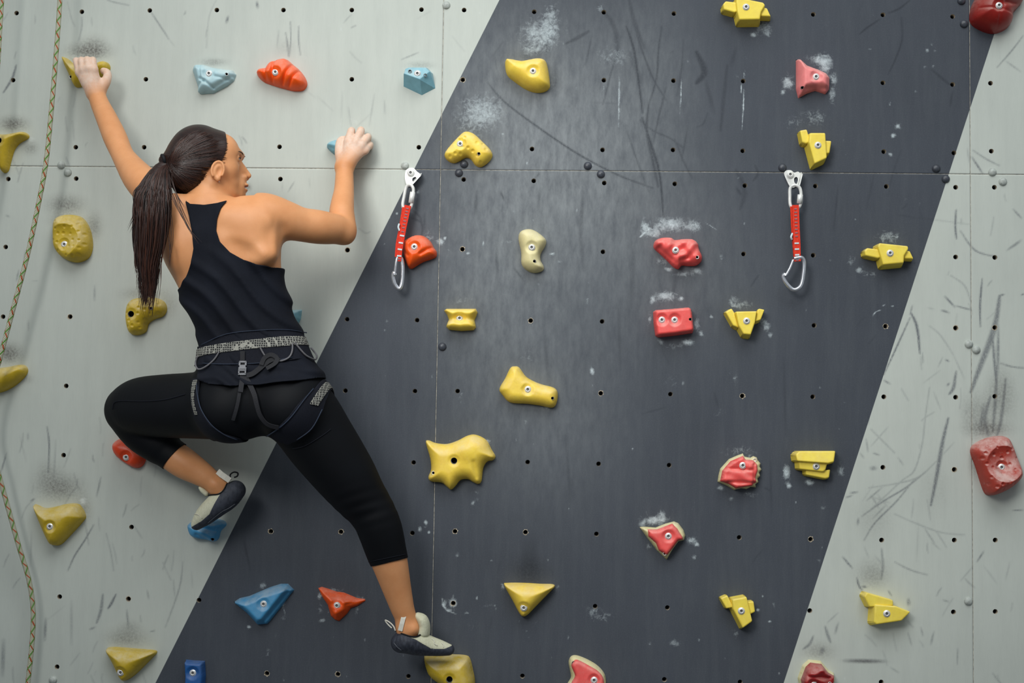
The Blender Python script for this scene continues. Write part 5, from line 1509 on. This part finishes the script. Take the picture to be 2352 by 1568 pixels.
# ------------------------------------------------------------------ climber materials
def skin_mat():
    t = NT('skin')
    at = t.attr('tint'); s = t.n('ShaderNodeSeparateColor'); t.t.links.new(at.outputs['Color'], s.inputs[0])
    n1 = t.noise(18, 4); n2 = t.noise(240, 4, .6)
    c = t.mix(t.ramp(n1, .3, .7), srgb(214, 148, 98), srgb(224, 160, 111))
    c = t.mix(t.math('MULTIPLY', t.ramp(n2, .5, .8), .10), c, srgb(178, 112, 72))
    c = t.mix(t.math('MULTIPLY', s.outputs[1], .75), c, srgb(176, 92, 78))
    ch = t.math('MULTIPLY', s.outputs[0], t.ramp(t.noise(120, 5, .7), .22, .60, .5, 1.0), clamp=True)
    c = t.mix(ch, c, srgb(228, 206, 190))
    t.bump(n2, .12, .0005)
    t.b.inputs['Subsurface Weight'].default_value = .12
    t.b.inputs['Subsurface Radius'].default_value = (.012, .005, .003)
    t.b.inputs['Subsurface Scale'].default_value = .6
    return t.out(c, .48, 0, .38)
def cloth_mat(name, a, b, rough=.8, weave=900, bump=.25, spec=.2, sheen=.0):
    t = NT(name)
    n = t.noise(1.0, 3, .6, stretch=(weave, weave, weave * .6)); big = t.noise(9, 4)
    c = t.mix(t.ramp(t.math('ADD', t.math('MULTIPLY', n, .5), t.math('MULTIPLY', big, .5)), .38, .62), srgb(*a), srgb(*b))
    t.bump(n, bump, .0006)
    if sheen: t.b.inputs['Sheen Weight'].default_value = sheen
    return t.out(c, rough, 0, spec)
M_skin = skin_mat()
M_tank = cloth_mat('navy_black_jersey', (14, 17, 25), (23, 27, 37), .82, 900, .2, .18)
M_legging = cloth_mat('black_stretch', (7, 9, 13), (11, 14, 19), .66, 1400, .12, .18)
M_pad = cloth_mat('harness_padding', (17, 19, 27), (27, 30, 40), .85, 600, .4, .2)
M_strap = cloth_mat('black_webbing', (22, 23, 27), (36, 37, 42), .7, 700, .5, .3)
M_cord = cloth_mat('grey_cord', (84, 84, 88), (112, 111, 114), .6, 500, .3, .35)
M_piping = cloth_mat('slate_piping', (30, 38, 52), (46, 56, 74), .7, 700, .3, .3)
M_suede = cloth_mat('cream_suede', (196, 196, 170), (218, 218, 194), .9, 260, .4, .15)
M_rubber = cloth_mat('scuffed_rubber', (38, 42, 52), (70, 75, 86), .62, 130, .4, .35)
M_edge = cloth_mat('black_binding', (14, 15, 18), (26, 28, 32), .7, 500, .2, .3)
M_tab = cloth_mat('white_tab', (214, 212, 200), (228, 226, 214), .8, 500, .3, .2)
M_plastic = plain('grey_buckle_plastic', srgb(82, 86, 94), .4, 0, .5, .08, 80)
def hair_mat(name, st):
    t = NT(name)
    s1 = t.noise(1.0, 4, .6, stretch=st); s2 = t.noise(24, 3)
    c = t.mix(t.ramp(s1, .35, .7), srgb(20, 13, 12), srgb(50, 30, 24))
    c = t.mix(t.math('MULTIPLY', t.ramp(s2, .45, .75), .4), c, srgb(66, 40, 30))
    t.bump(s1, .5, .001)
    return t.out(c, .42, 0, .45)
def strand_mat():
    t = NT('hair_strands')
    at = t.attr('shade'); 
    c = t.mix(at.outputs['Fac'], srgb(20, 12, 11), srgb(84, 48, 34))
    return t.out(c, .38, 0, .5)
M_hair, M_pony, M_strand = hair_mat('dark_brown_hair', (60, 60, 420)), hair_mat('ponytail_hair', (420, 420, 22)), strand_mat()
def tape_mat():
    t = NT('patterned_tape')
    v = t.n('ShaderNodeTexVoronoi', feature='DISTANCE_TO_EDGE'); v.inputs['Scale'].default_value = 170; v.inputs['Randomness'].default_value = .25
    t.t.links.new(t.pos(), v.inputs['Vector'])
    f = t.ramp(v.outputs['Distance'], .08, .13, 1, 0)
    return t.out(t.mix(f, srgb(44, 45, 46), srgb(150, 150, 142)), .75, 0, .2)
M_tape = tape_mat()

# ------------------------------------------------------------------ climber: body
person = empty('person', P(620, 990, .30), 'person in black tank top, leggings and harness climbing the wall, seen from behind', 'person')
PO = np.array(person.location)
def part(name, V, T, mat, parent=person, smooth=True):
    return fast_mesh(name, V - PO, T, mat, parent, smooth)

V, Q = FB.surface(0, 16)
zN = P(480, 452, .335)[2]
nk = P(482, 452, .335)
WR_R, WR_L = P(790, 422, .10), P(237, 255, .108)
aR = P(791, 384, .078) - P(790, 440, .12); aR /= np.linalg.norm(aR)
aL = P(221, 215, .085) - P(245, 272, .125); aL /= np.linalg.norm(aL)
g = np.minimum.reduce([np.maximum(zN - V[:, 2], np.hypot(V[:, 0] - nk[0], V[:, 1] - nk[1]) - .13),
                       np.maximum(-((V - WR_R) @ aR), np.linalg.norm(V - WR_R, axis=1) - .2),
                       np.maximum(-((V - WR_L) @ aL), np.linalg.norm(V - WR_L, axis=1) - .2)])
B0 = clip(V, Q, g)
V, Q = FHD.surface(0, 3); B1 = clip(V, Q, np.minimum(V[:, 2] - zN, .13 - np.hypot(V[:, 0] - nk[0], V[:, 1] - nk[1])))
V, Q = FHR.surface(0, 4); B2 = clip(V, Q, (V - WR_R) @ aR)
V, Q = FHL.surface(0, 4); B3 = clip(V, Q, (V - WR_L) @ aL)
VV, TT, off = [], [], 0
for v, t in (B0, B1, B2, B3):
    VV.append(v); TT.append(t + off); off += len(v)
VB, TB = np.vstack(VV), np.vstack(TT)
body = part('body', VB, TB, M_skin)
tint = np.zeros((len(VB), 4), np.float32); tint[:, 3] = 1
hr = (VB - P(791, 384, .078)) @ aR; near = np.linalg.norm(VB - P(810, 335, .06), axis=1) < .11
tint[:, 0] = np.where(near, np.clip((hr + .005) / .055, 0, 1) * .85, 0)
hlq = (VB - P(221, 215, .085)) @ aL; near = np.linalg.norm(VB - P(205, 165, .09), axis=1) < .11
tint[:, 0] = np.maximum(tint[:, 0], np.where(near, np.clip((hlq + .02) / .04, 0, 1) * .85, 0))
L = hl(VB)
lipc = np.array([((557 - 462) * HS) / HF[0], 0, (365 - 426) * HS])
lq = np.sqrt(((L[:, 0] - lipc[0]) / .016) ** 2 + (L[:, 1] / .024) ** 2 + ((L[:, 2] - lipc[2]) / .011) ** 2)
tint[:, 1] = np.clip(1.6 - lq * 1.5, 0, 1)
at = body.data.color_attributes.new('tint', 'FLOAT_COLOR', 'POINT'); at.data.foreach_set('color', tint.ravel())

# eyes, brows and lashes
M_eye = plain('eye_white', (.75, .72, .68), .2, 0, .5, .03); M_iris = plain('dark_iris', (.03, .02, .015), .15, 0, .6); M_lash = plain('dark_lash', (.012, .009, .008), .6)
for s in (-1, 1):
    c = EYE(s)
    bm = bmesh.new(); bmesh.ops.create_uvsphere(bm, u_segments=16, v_segments=10, radius=.0121)
    eye = mesh_obj('eye', [v.co + Vector(c - PO) for v in bm.verts], [[v.index for v in f.verts] for f in bm.faces], M_eye, person); bm.free()
    bm = bmesh.new(); bmesh.ops.create_uvsphere(bm, u_segments=12, v_segments=8, radius=.0062)
    mesh_obj('iris', [Vector((v.co.x, v.co.y, v.co.z)) + Vector(c - PO + HF * .0068) for v in bm.verts], [[v.index for v in f.verts] for f in bm.faces], M_iris, eye); bm.free()
    W = [c + HF * (.0142 - .012 * (q - .3) ** 2) + HRt * s * (-.010 + .024 * q) + HU * (.0036 - .007 * (q - .4) ** 2) for q in np.linspace(0, 1, 7)]
    v_, f_ = tube([w - PO for w in W], [.0008, .0013, .0015, .0016, .0016, .0014, .0006], 6); mesh_obj('eyelashes', v_, f_, M_lash, eye)
    W = []
    for q in np.linspace(0, 1, 9):
        a = HC + HF * .14 + HRt * s * (.010 + .038 * q) + HU * ((365 - 349) * HS + .006 * math.sin(q * 2.2) - .003 * q)
        b = HC + HRt * s * (.010 + .038 * q) * .8 + HU * ((365 - 349) * HS + .006 * math.sin(q * 2.2) - .003 * q)
        ts = np.linspace(0, 1, 200)[:, None]; LQ = a + (b - a) * ts; fv = FHD.sample(LQ); i = int(np.argmax(fv < .0006)); W.append(LQ[i])
    v_, f_ = tube([w - PO for w in W], [.0007, .0012, .0014, .0015, .0014, .0013, .0011, .0008, .0004], 6); mesh_obj('eyebrow', v_, f_, M_lash, person)
# ear stud
c = surf(FHD, 503, 417, .0, .46, .30) ; bm = bmesh.new(); bmesh.ops.create_icosphere(bm, subdivisions=2, radius=.0022)
mesh_obj('ear_stud', [v.co + Vector(c - PO) for v in bm.verts], [[v.index for v in f.verts] for f in bm.faces], M_steel, person); bm.free()

# ------------------------------------------------------------------ clothes
TANK = [(424, 458), (437, 468), (470, 471), (500, 466), (521, 459), (509, 478), (500, 505), (498, 530), (507, 556), (530, 580), (560, 597), (590, 608), (620, 612), (648, 605), (720, 600), (790, 640), (790, 740), (748, 800), (744, 862),
        (735, 863), (690, 872), (600, 883), (530, 886), (480, 881), (449, 871), (444, 850), (436, 800), (390, 760), (330, 700), (370, 668), (405, 656), (424, 637), (440, 606), (447, 572), (444, 535), (435, 496)]
def zpx(y): return P(580, y, .40)[2]
Xg, Yg, Zg = FB.ax[0][:, None, None], FB.ax[1][None, :, None], FB.ax[2][None, None, :]
zb0, zb1, zb2 = zpx(750), zpx(800), zpx(884)
fold = np.sin(105 * (Zg * .80 + Xg * .62) + 2.6 * np.sin(7 * Xg + 3 * Zg) + 1.2 * np.sin(19 * Xg - 11 * Zg)) * .5 + .5
fold2 = np.sin(150 * Zg + 30 * Xg + 2.2 * np.sin(22 * Xg) + 1.3 * np.sin(41 * Xg + 9 * Zg)) * .5 + .5
above = np.clip((zpx(560) - Zg) / (zpx(560) - zpx(640)), 0, 1)
below = np.clip((zb1 - Zg) / (zb1 - zb2), 0, 1)
atbelt = np.exp(-((Zg - zpx(797)) / .030) ** 2)
offT = .0045 + (.0010 + .0082 * fold ** 1.8) * above * (1 - below) + (.0045 + .0105 * fold2 ** 1.5) * below
offT = offT * (1 - .45 * atbelt) + .0015 * atbelt
V, Q = FB.surface(offT.astype(np.float32), 5)
V, T = clip(V, Q, inpoly(V, TANK))
V, T = clip(V, T, V[:, 2] - (zb2 - .02))
tank = solid(part('tank_top', V, T, M_tank), .0022)
LEGS = [(400, 838), (760, 836), (800, 890), (840, 940), (920, 1080), (985, 1200), (985, 1272), (936, 1284), (895, 1292), (853, 1303), (820, 1312), (770, 1250), (740, 1170), (650, 1100), (600, 1030), (540, 1040), (470, 1024), (430, 1014), (408, 1008), (384, 1035), (359, 1064), (340, 1085), (200, 1010), (200, 840)]
crease = np.sin(210 * (Zg * .9 - Xg * .45) + 3 * np.sin(13 * Xg)) * .5 + .5
kz = P(835, 1165, .25); kn = np.exp(-(((Zg - kz[2]) / .045) ** 2 + ((Xg - kz[0]) / .08) ** 2))
V, Q = FB.surface((.0026 + .0022 * crease * kn).astype(np.float32), 6)
V, T = clip(V, Q, inpoly(V, LEGS, .25))
leggings = solid(part('leggings', V, T, M_legging), .0018)
def on_body(pts, off, F=FB):
    return [surf(F, x, y, off) for x, y in pts]
def tube_on(name, pts, r, mat, parent, off=.004, n=6, sub=5, F=FB):
    pp = catmull(pts, sub)
    W = [surf(F, x, y, off) - PO for x, y in pp]
    v_, f_ = tube(W, r, n); return mesh_obj(name, v_, f_, mat, parent)
tube_on('seam', [(258, 940), (262, 925), (280, 920), (330, 921), (380, 917), (425, 905)], .0011, M_pad, leggings, .0042)
tube_on('hem_stitch', [(846, 1290), (895, 1280), (932, 1272)], .0008, M_pad, leggings, .0042)
tube_on('thigh_seam', [(672, 1030), (700, 1024), (740, 1000), (760, 985)], .0010, M_pad, leggings, .0042)
M_bind = M_edge

# ------------------------------------------------------------------ harness
def shell(name, pts, off, mat, parent, th=.004, d=.40, pick=None):
    V, Q = FB.surface(off, 1)
    V, T = clip(V, Q, inpoly(V, pts, d))
    if pick is not None: V, T = clip(V, T, pick(V))
    return solid(part(name, V, T, mat, parent), th)
harness = shell('climbing_harness', [(400, 793), (458, 792), (520, 766), (600, 757), (660, 756), (712, 764), (780, 768), (780, 806), (735, 812), (680, 822), (600, 836), (520, 838), (455, 836), (400, 836)], .0105, M_pad, person, .005)
shell('patterned_belt', [(400, 806), (462, 794), (520, 786), (580, 779), (640, 771), (696, 766), (780, 764), (780, 788), (705, 785), (640, 794), (580, 800), (520, 807), (464, 813), (400, 826)], .0125, M_tape, harness, .0025)
ndl = lambda V: V[:, 2] - P(560, 1050, .4)[2]
shell('leg_loop', [(428, 868), (452, 866), (453, 905), (462, 940), (485, 975), (515, 998), (548, 1010), (545, 1060), (500, 1060), (462, 1010), (440, 965), (429, 915)], .0075, M_pad, harness, .004)
shell('leg_loop', [(732, 864), (750, 868), (746, 905), (738, 945), (715, 985), (680, 1012), (655, 1022), (628, 1014), (612, 1002), (640, 984), (668, 958), (700, 915), (722, 890)], .0075, M_pad, harness, .004)
shell('loop_tape', [(431, 872), (446, 870), (441, 900), (443, 925), (455, 952), (445, 953), (435, 925), (431, 900)], .0098, M_tape, harness, .0018)
shell('loop_tape', [(737, 874), (750, 876), (744, 900), (730, 932), (714, 928), (727, 900)], .0098, M_tape, harness, .0018)
for pts in ([(452, 880), (453, 905), (462, 940), (485, 975), (515, 998), (545, 1010)], [(720, 892), (700, 916), (668, 958), (640, 984), (612, 1002)], [(740, 940), (716, 984), (682, 1010)]):
    tube_on('piping', pts, .0016, M_piping, harness, .0095)
for pts in ([(462, 792), (520, 767), (600, 758), (660, 757), (705, 764)], [(465, 834), (520, 836), (600, 833), (672, 820)]):
    tube_on('piping', pts, .0014, M_piping, harness, .0125)
def cord(name, pts, r=.0024, off=.014):
    pp = catmull(pts, 6)
    W = [surf(FB, x, y, off) - PO for x, y in pp]
    v_, f_ = tube(W, r, 8); return mesh_obj(name, v_, f_, M_cord, harness)
cord('gear_loop', [(503, 808), (493, 824), (478, 838), (462, 847), (453, 846), (449, 834), (454, 818)])
cord('gear_loop', [(598, 798), (603, 808), (612, 820), (630, 828), (648, 828), (664, 820), (671, 806), (672, 788)])
cord('gear_loop', [(677, 786), (688, 800), (702, 815), (716, 823), (725, 825), (727, 815), (714, 798)])
def ribbon(name, pts, width, mat, parent, off=.010, th=.0018, sub=5):
    pp = catmull(pts, sub)
    W = np.array([surf(FB, x, y, off) for x, y in pp])
    W[1:-1] = (W[:-2] + 2 * W[1:-1] + W[2:]) / 4
    Nn = FB.grad(W)
    V, Fc = [], []
    for i, p in enumerate(W):
        t = W[min(i + 1, len(W) - 1)] - W[max(i - 1, 0)]; t /= np.linalg.norm(t) + 1e-9
        s = np.cross(t, Nn[i]); s /= np.linalg.norm(s) + 1e-9
        w = width * pxm(.4) / 2
        for a, b in ((-1, 1), (1, 1), (1, -1), (-1, -1)): V.append(p + s * a * w + Nn[i] * b * th / 2 - PO)
    for i in range(len(W) - 1):
        for k in range(4):
            a, b = i * 4 + k, i * 4 + (k + 1) % 4; Fc.append((a, b, b + 4, a + 4))
    Fc += [(3, 2, 1, 0), tuple(len(V) - 4 + k for k in range(4))]
    return mesh_obj(name, V, Fc, mat, parent, smooth=False)
ribbon('strap', [(557, 806), (557, 830), (557, 862), (555, 880), (552, 900)], 11, M_strap, harness, .0150)
ribbon('strap', [(562, 864), (572, 880), (584, 905), (590, 930), (598, 955), (615, 975), (640, 982)], 11, M_strap, harness, .0150)
ribbon('strap', [(556, 866), (552, 890), (545, 930), (535, 965)], 8, M_strap, harness, .0120)
ribbon('strap', [(566, 862), (580, 858), (596, 846), (612, 832), (628, 824), (642, 828)], 12, M_strap, harness, .0165)
ribbon('strap', [(600, 838), (607, 822), (622, 814), (636, 822), (632, 834), (612, 846)], 10, M_strap, harness, .0200)
def buckle():
    c = surf(FB, 557, 845, .018)
    nrm = FB.grad(c[None])[0]
    zx = np.array([1, 0, 0.02]); zx -= nrm * (zx @ nrm); zx /= np.linalg.norm(zx); zz_ = np.cross(zx, nrm)
    if zz_[2] < 0: zz_ = -zz_
    s = pxm(.42)
    V, Fc = [], []
    def bx(x0, x1, y0, y1, h=.004):
        o = len(V)
        for x in (x0, x1):
            for y in (y0, y1):
                for k in (-.5, .5):
                    V.append(c + zx * x * s + zz_ * y * s + nrm * k * h - PO)
        for f in ((0, 1, 3, 2), (4, 6, 7, 5), (0, 4, 5, 1), (2, 3, 7, 6), (0, 2, 6, 4), (1, 5, 7, 3)): Fc.append([i + o for i in f])
    bx(-8, 8, 13, 17); bx(-9, -5, 6, 15); bx(5, 9, 6, 15); bx(-7, 7, -3, 7, .006); bx(-9, -6, -16, 2); bx(6, 9, -16, 2); bx(-9, 9, -17, -13); bx(-8, 8, -7, -4)
    mesh_obj('buckle', V, Fc, M_plastic, harness, smooth=False)
buckle()

# ------------------------------------------------------------------ climbing shoes
def shoe(nodes, box_lo, box_hi, opening, rubber, extra=None, d=.14):
    F = Field(box_lo, box_hi, .0025)
    F.chain(nodes, .01, ys=1.25)
    if extra: extra(F)
    V, Q = F.surface(0, 2)
    Vo, To = clip(V, Q, inpoly(V, opening, d))
    up, tu = clip(Vo, To, -inpoly(Vo, rubber, d))
    sh = solid(part('climbing_shoe', up, tu, M_suede), .002)
    V2, Q2 = F.surface(.0014, 2)
    V2, T2 = clip(V2, Q2, np.minimum(inpoly(V2, opening, d), inpoly(V2, rubber, d)))
    solid(part('rubber_rand', V2, T2, M_rubber, sh), .002)
    return sh, F
nl = [(541, 1126, 22, .12), (522, 1142, 27, .12), (497, 1160, 26.5, .118), (471, 1183, 22, .112), (452, 1203, 13, .105)]
shoeL, FSL = shoe(nl, (P(415, 1150, .1)[0], -.19, P(500, 1245, .1)[2]), (P(585, 1150, .1)[0], -.04, P(500, 1075, .1)[2]),
    [(440, 1150), (452, 1140), (466, 1136), (486, 1135), (502, 1133), (514, 1125), (522, 1110), (527, 1096), (560, 1080), (600, 1120), (590, 1170), (510, 1230), (455, 1250), (400, 1220)],
    [(528, 1090), (518, 1113), (511, 1131), (500, 1150), (490, 1168), (484, 1180), (463, 1197), (430, 1214), (430, 1260), (620, 1260), (620, 1070)])
nr_ = [(921, 1475, 22, .125), (938, 1471, 28, .122), (960, 1476, 27, .115), (985, 1482, 22, .105), (1010, 1487, 17.5, .098), (1030, 1491, 12.5, .093)]
shoeR, FSR = shoe(nr_, (P(870, 1500, .1)[0], -.20, P(950, 1530, .1)[2]), (P(1065, 1500, .1)[0], -.03, P(950, 1395, .1)[2]),
    [(880, 1430), (907, 1446), (927, 1455), (951, 1461), (968, 1455), (979, 1446), (990, 1436), (1080, 1440), (1080, 1540), (870, 1540)],
    [(880, 1434), (907, 1445), (926, 1453), (956, 1466), (979, 1482), (990, 1490), (1018, 1493), (1036, 1487), (1070, 1474), (1070, 1545), (870, 1545)])
def shoe_tube(name, pts, r, mat, parent, F, off=.002, n=6):
    W = [surf(F, x, y, off, .24, .02) - PO for x, y in catmull(pts, 5)]
    v_, f_ = tube(W, r, n); return mesh_obj(name, v_, f_, mat, parent)
shoe_tube('binding', [(472, 1138), (486, 1136), (502, 1134), (513, 1126), (521, 1111), (526, 1098)], .0022, M_edge, shoeL, FSL)
shoe_tube('binding', [(907, 1447), (927, 1456), (951, 1462), (968, 1456), (980, 1446)], .0022, M_edge, shoeR, FSR)
shoe_tube('seam', [(540, 1157), (525, 1167), (508, 1176), (477, 1201)], .0010, M_plastic, shoeL, FSL, .003)
shoe_tube('seam', [(905, 1476), (912, 1485), (922, 1493)], .0010, M_plastic, shoeR, FSR, .003)
for pts, sh, F in (([(1014, 1476), (1018, 1480), (1019, 1486)], shoeR, FSR), ([(992, 1466), (997, 1472), (998, 1478), (1005, 1482)], shoeR, FSR), ([(446, 1180), (456, 1182), (464, 1190)], shoeL, FSL)):
    shoe_tube('stitching', pts, .0009, M_tab, sh, F, .0016)
def flap(name, nodes, mat, parent, k=.004):
    N = np.array([P(x, y, d) for x, y, r, d in nodes]); 
    F = Field(N.min(0) - .04, N.max(0) + .04, .002); F.chain(nodes, k, ys=1.7)
    V, Q = F.surface(0, 1); return part(name, V, tri(Q), mat, parent)
flap('tongue', [(960, 1415, 9, .122), (970, 1423, 13, .120), (974, 1437, 14, .116), (972, 1451, 16, .112)], M_suede, shoeR)
flap('tongue', [(460, 1120, 4, .128), (466, 1126, 6, .128), (474, 1133, 6, .126)], M_suede, shoeL)
def px_strap(name, path, width, mat, parent):
    o = strap_box(name, path, width, .0022, mat, parent, PO); return o
px_strap('pull_tab', [(500, 1082, .146), (508, 1089, .150), (518, 1096, .150), (528, 1103, .147)], 13, M_tab, shoeL)
px_strap('pull_tab', [(929, 1411, .158), (926, 1420, .160), (923, 1432, .160), (919, 1448, .157)], 10, M_tab, shoeR)
def loop(name, pts, r, mat, parent):
    W = [P(x, y, d) - PO for x, y, d in catmull(pts, 5)]
    v_, f_ = tube(W, r, 6); mesh_obj(name, v_, f_, mat, parent)
loop('heel_loop', [(530, 1100, .14), (529, 1090, .13), (537, 1084, .12), (546, 1086, .115), (545, 1093, .115), (538, 1096, .12)], .0022, M_edge, shoeL)
loop('heel_loop', [(908, 1448, .14), (904, 1438, .14), (894, 1428, .135), (885, 1424, .13), (890, 1432, .13), (900, 1442, .135)], .0020, M_tab, shoeR)

# ------------------------------------------------------------------ hair
V, Q = FHAIR.surface(0, 2)
Lh = hl(V)
hair_line = [(510, 286, .02), (518, 302, .03), (522, 318, .045), (526, 340, .055), (524, 366, .066), (518, 382, .07), (511, 374, .072), (497, 364, .075), (486, 376, .075), (480, 403, .07), (470, 432, .06), (456, 446, .05), (438, 452, .04), (400, 456, .02), (340, 440, 0), (340, 250, 0), (500, 262, 0)]
HLN = np.array([[((x - 462) * HS - r * HRt[0]) / HF[0], (365 - y) * HS] for x, y, r in hair_line])
gl = poly_sdf(Lh[:, [0, 2]], HLN)
V, T = clip(V, Q, gl)
hair = solid(part('hair', V, T, M_hair), .004)
def strands(name, paths, mat, parent, n=4):
    Vs, Fs, sh, o = [], [], [], 0
    for W, r, c in paths:
        m = len(W)
        t = np.gradient(W, axis=0); t /= np.linalg.norm(t, axis=1, keepdims=True) + 1e-9
        ref = np.array([.2, -1, .1]); a = np.cross(t, ref); a /= np.linalg.norm(a, axis=1, keepdims=True) + 1e-9; b = np.cross(t, a)
        rr = r * np.clip(np.minimum(np.linspace(.35, 3, m), np.linspace(3.2, .12, m)), 0, 1)
        an = 2 * np.pi * np.arange(n) / n
        ring = W[:, None, :] + rr[:, None, None] * (np.cos(an)[None, :, None] * a[:, None, :] + np.sin(an)[None, :, None] * b[:, None, :])
        Vs.append(ring.reshape(-1, 3)); sh.append(np.full(m * n, c))
        i = np.arange(m - 1)[:, None] * n + np.arange(n)[None]; j = np.arange(m - 1)[:, None] * n + (np.arange(n)[None] + 1) % n
        Fs.append(np.stack([i, j, j + n, i + n], -1).reshape(-1, 4) + o); o += m * n
    o_ = part(name, np.vstack(Vs), np.vstack(Fs), mat, parent)
    at = o_.data.attributes.new('shade', 'FLOAT', 'POINT'); at.data.foreach_set('value', np.concatenate(sh).astype(np.float32))
    return o_
hrng = np.random.default_rng(21)
tie = np.array([384., 376.])
front = np.array(catmull([(494, 306), (509, 309), (522, 318), (526, 340), (524, 362), (518, 380), (508, 372), (496, 366), (487, 378), (481, 403), (471, 430), (456, 445), (438, 449), (415, 447)], 10))
topl = np.array(catmull([(496, 308), (484, 302), (468, 300), (448, 305), (428, 315)], 10))
paths = []
for k in range(620):
    s = topl[hrng.integers(len(topl))] + hrng.normal(0, 2.5, 2) if k % 4 == 0 else front[hrng.integers(len(front))] + np.array([hrng.normal(-4.5, 2.4), hrng.normal(0, 2)])
    e = tie + hrng.normal(0, 1, 2) * (3, 5) + (6, 0)
    mid = (s + e) / 2
    upw = (372 - s[1]) / 80
    mid = mid + np.array([-6, -26 * upw * (1 if upw > 0 else .75)]) + hrng.normal(0, 2.5, 2)
    tt = np.linspace(0, 1, 14)[:, None]
    pp = (1 - tt) ** 2 * s + 2 * tt * (1 - tt) * mid + tt ** 2 * e
    o_ = hrng.uniform(-.0006, .0011)
    bury = .004 if k % 9 else .0008
    W = np.array([surf(FHAIR, x, y, o_ - bury * max(0, 1 - i / 2.6), .46, .30) for i, (x, y) in enumerate(pp)])
    paths.append((W, hrng.uniform(.0007, .0012), hrng.beta(1.3, 2.6) * .8))
strands('swept_strands', paths, M_strand, hair)
# elastic
tw = hp(386, 377, .012)
ring = []
for k in range(16):
    a = 2 * math.pi * k / 16
    ring.append(tw + HU * math.cos(a) * .0125 * .95 + HRt * math.sin(a) * .0125 + HF * math.cos(a) * -.004 - PO)
v_, f_ = tube(ring, .0048, 8, True); mesh_obj('hair_tie', v_, f_, M_edge, hair)
# ponytail
dt = -tw[1]
core = [(383, 377, 11, dt), (367, 390, 19, dt + .010), (356, 425, 30, dt + .03), (351, 490, 36, dt + .04), (347, 560, 33, dt + .042), (340, 620, 23, dt + .038), (336, 665, 10, dt + .035), (335, 695, 4, dt + .034)]
FP = Field(np.array([P(280, 720, .4)[0], -.48, P(340, 730, .4)[2]]), np.array([P(420, 400, .4)[0], -.33, P(340, 350, .36)[2]]), .003)
FP.chain([(x, y, r * .86, d) for x, y, r, d in core], .01, ys=.62)
V, Q = FP.surface(0, 2)
pony = part('ponytail', V, tri(Q), M_pony)
paths = []
for k in range(900):
    th = math.radians(hrng.uniform(-112, 112)); u = math.sin(th); w = math.cos(th); rad = hrng.uniform(.86, 1.14)
    L_ = hrng.uniform(.62, 1.02)
    if abs(u) > .8: L_ *= .88
    nodes = []
    drift = hrng.normal(0, 7); wav = hrng.normal(0, 2.6); ph = hrng.uniform(0, 6.28)
    end = [(341, 668, 15, dt + .035), (336, 722, 10, dt + .034)]
    for i, (x, y, r, d) in enumerate(core[:-2] + end):
        yy = 375 + (y - 375) * (L_ if i > 2 else 1)
        sx = x + u * r * rad + (drift * (i / 7) ** 2) + (wav * math.sin(i * 1.5 + ph) if i > 1 else 0)
        nodes.append(P(sx, yy, d + w * rad * r * pxm(.4) * .62 + (.007 * w if 0 < i < 4 else 0)))
    W = np.array(catmull(nodes, 4))
    paths.append((W, hrng.uniform(.0007, .0014), hrng.beta(1.1, 2.2)))
for s, m, e in [((392, 400), (410, 470), (438, 522)), ((394, 430), (415, 490), (445, 545)), ((390, 440), (425, 520), (455, 560)), ((388, 460), (400, 540), (388, 600)), ((330, 420), (312, 470), (300, 520)), ((320, 470), (306, 510), (296, 530)), ((312, 520), (304, 600), (318, 640)), ((392, 410), (405, 450), (425, 480)), ((385, 520), (392, 580), (388, 615)), ((330, 470), (308, 560), (312, 610))]:
    for q in range(3):
        j = hrng.normal(0, 3, (3, 2))
        A_, B_, C_ = [P(p[0] + o_[0], p[1] + o_[1], dt + .05) for p, o_ in zip((s, m, e), j)]
        tt = np.linspace(0, 1, 14)[:, None]
        paths.append(((1 - tt) ** 2 * A_ + 2 * tt * (1 - tt) * B_ + tt ** 2 * C_, .0007, .3))
strands('loose_strands', paths, M_strand, pony)
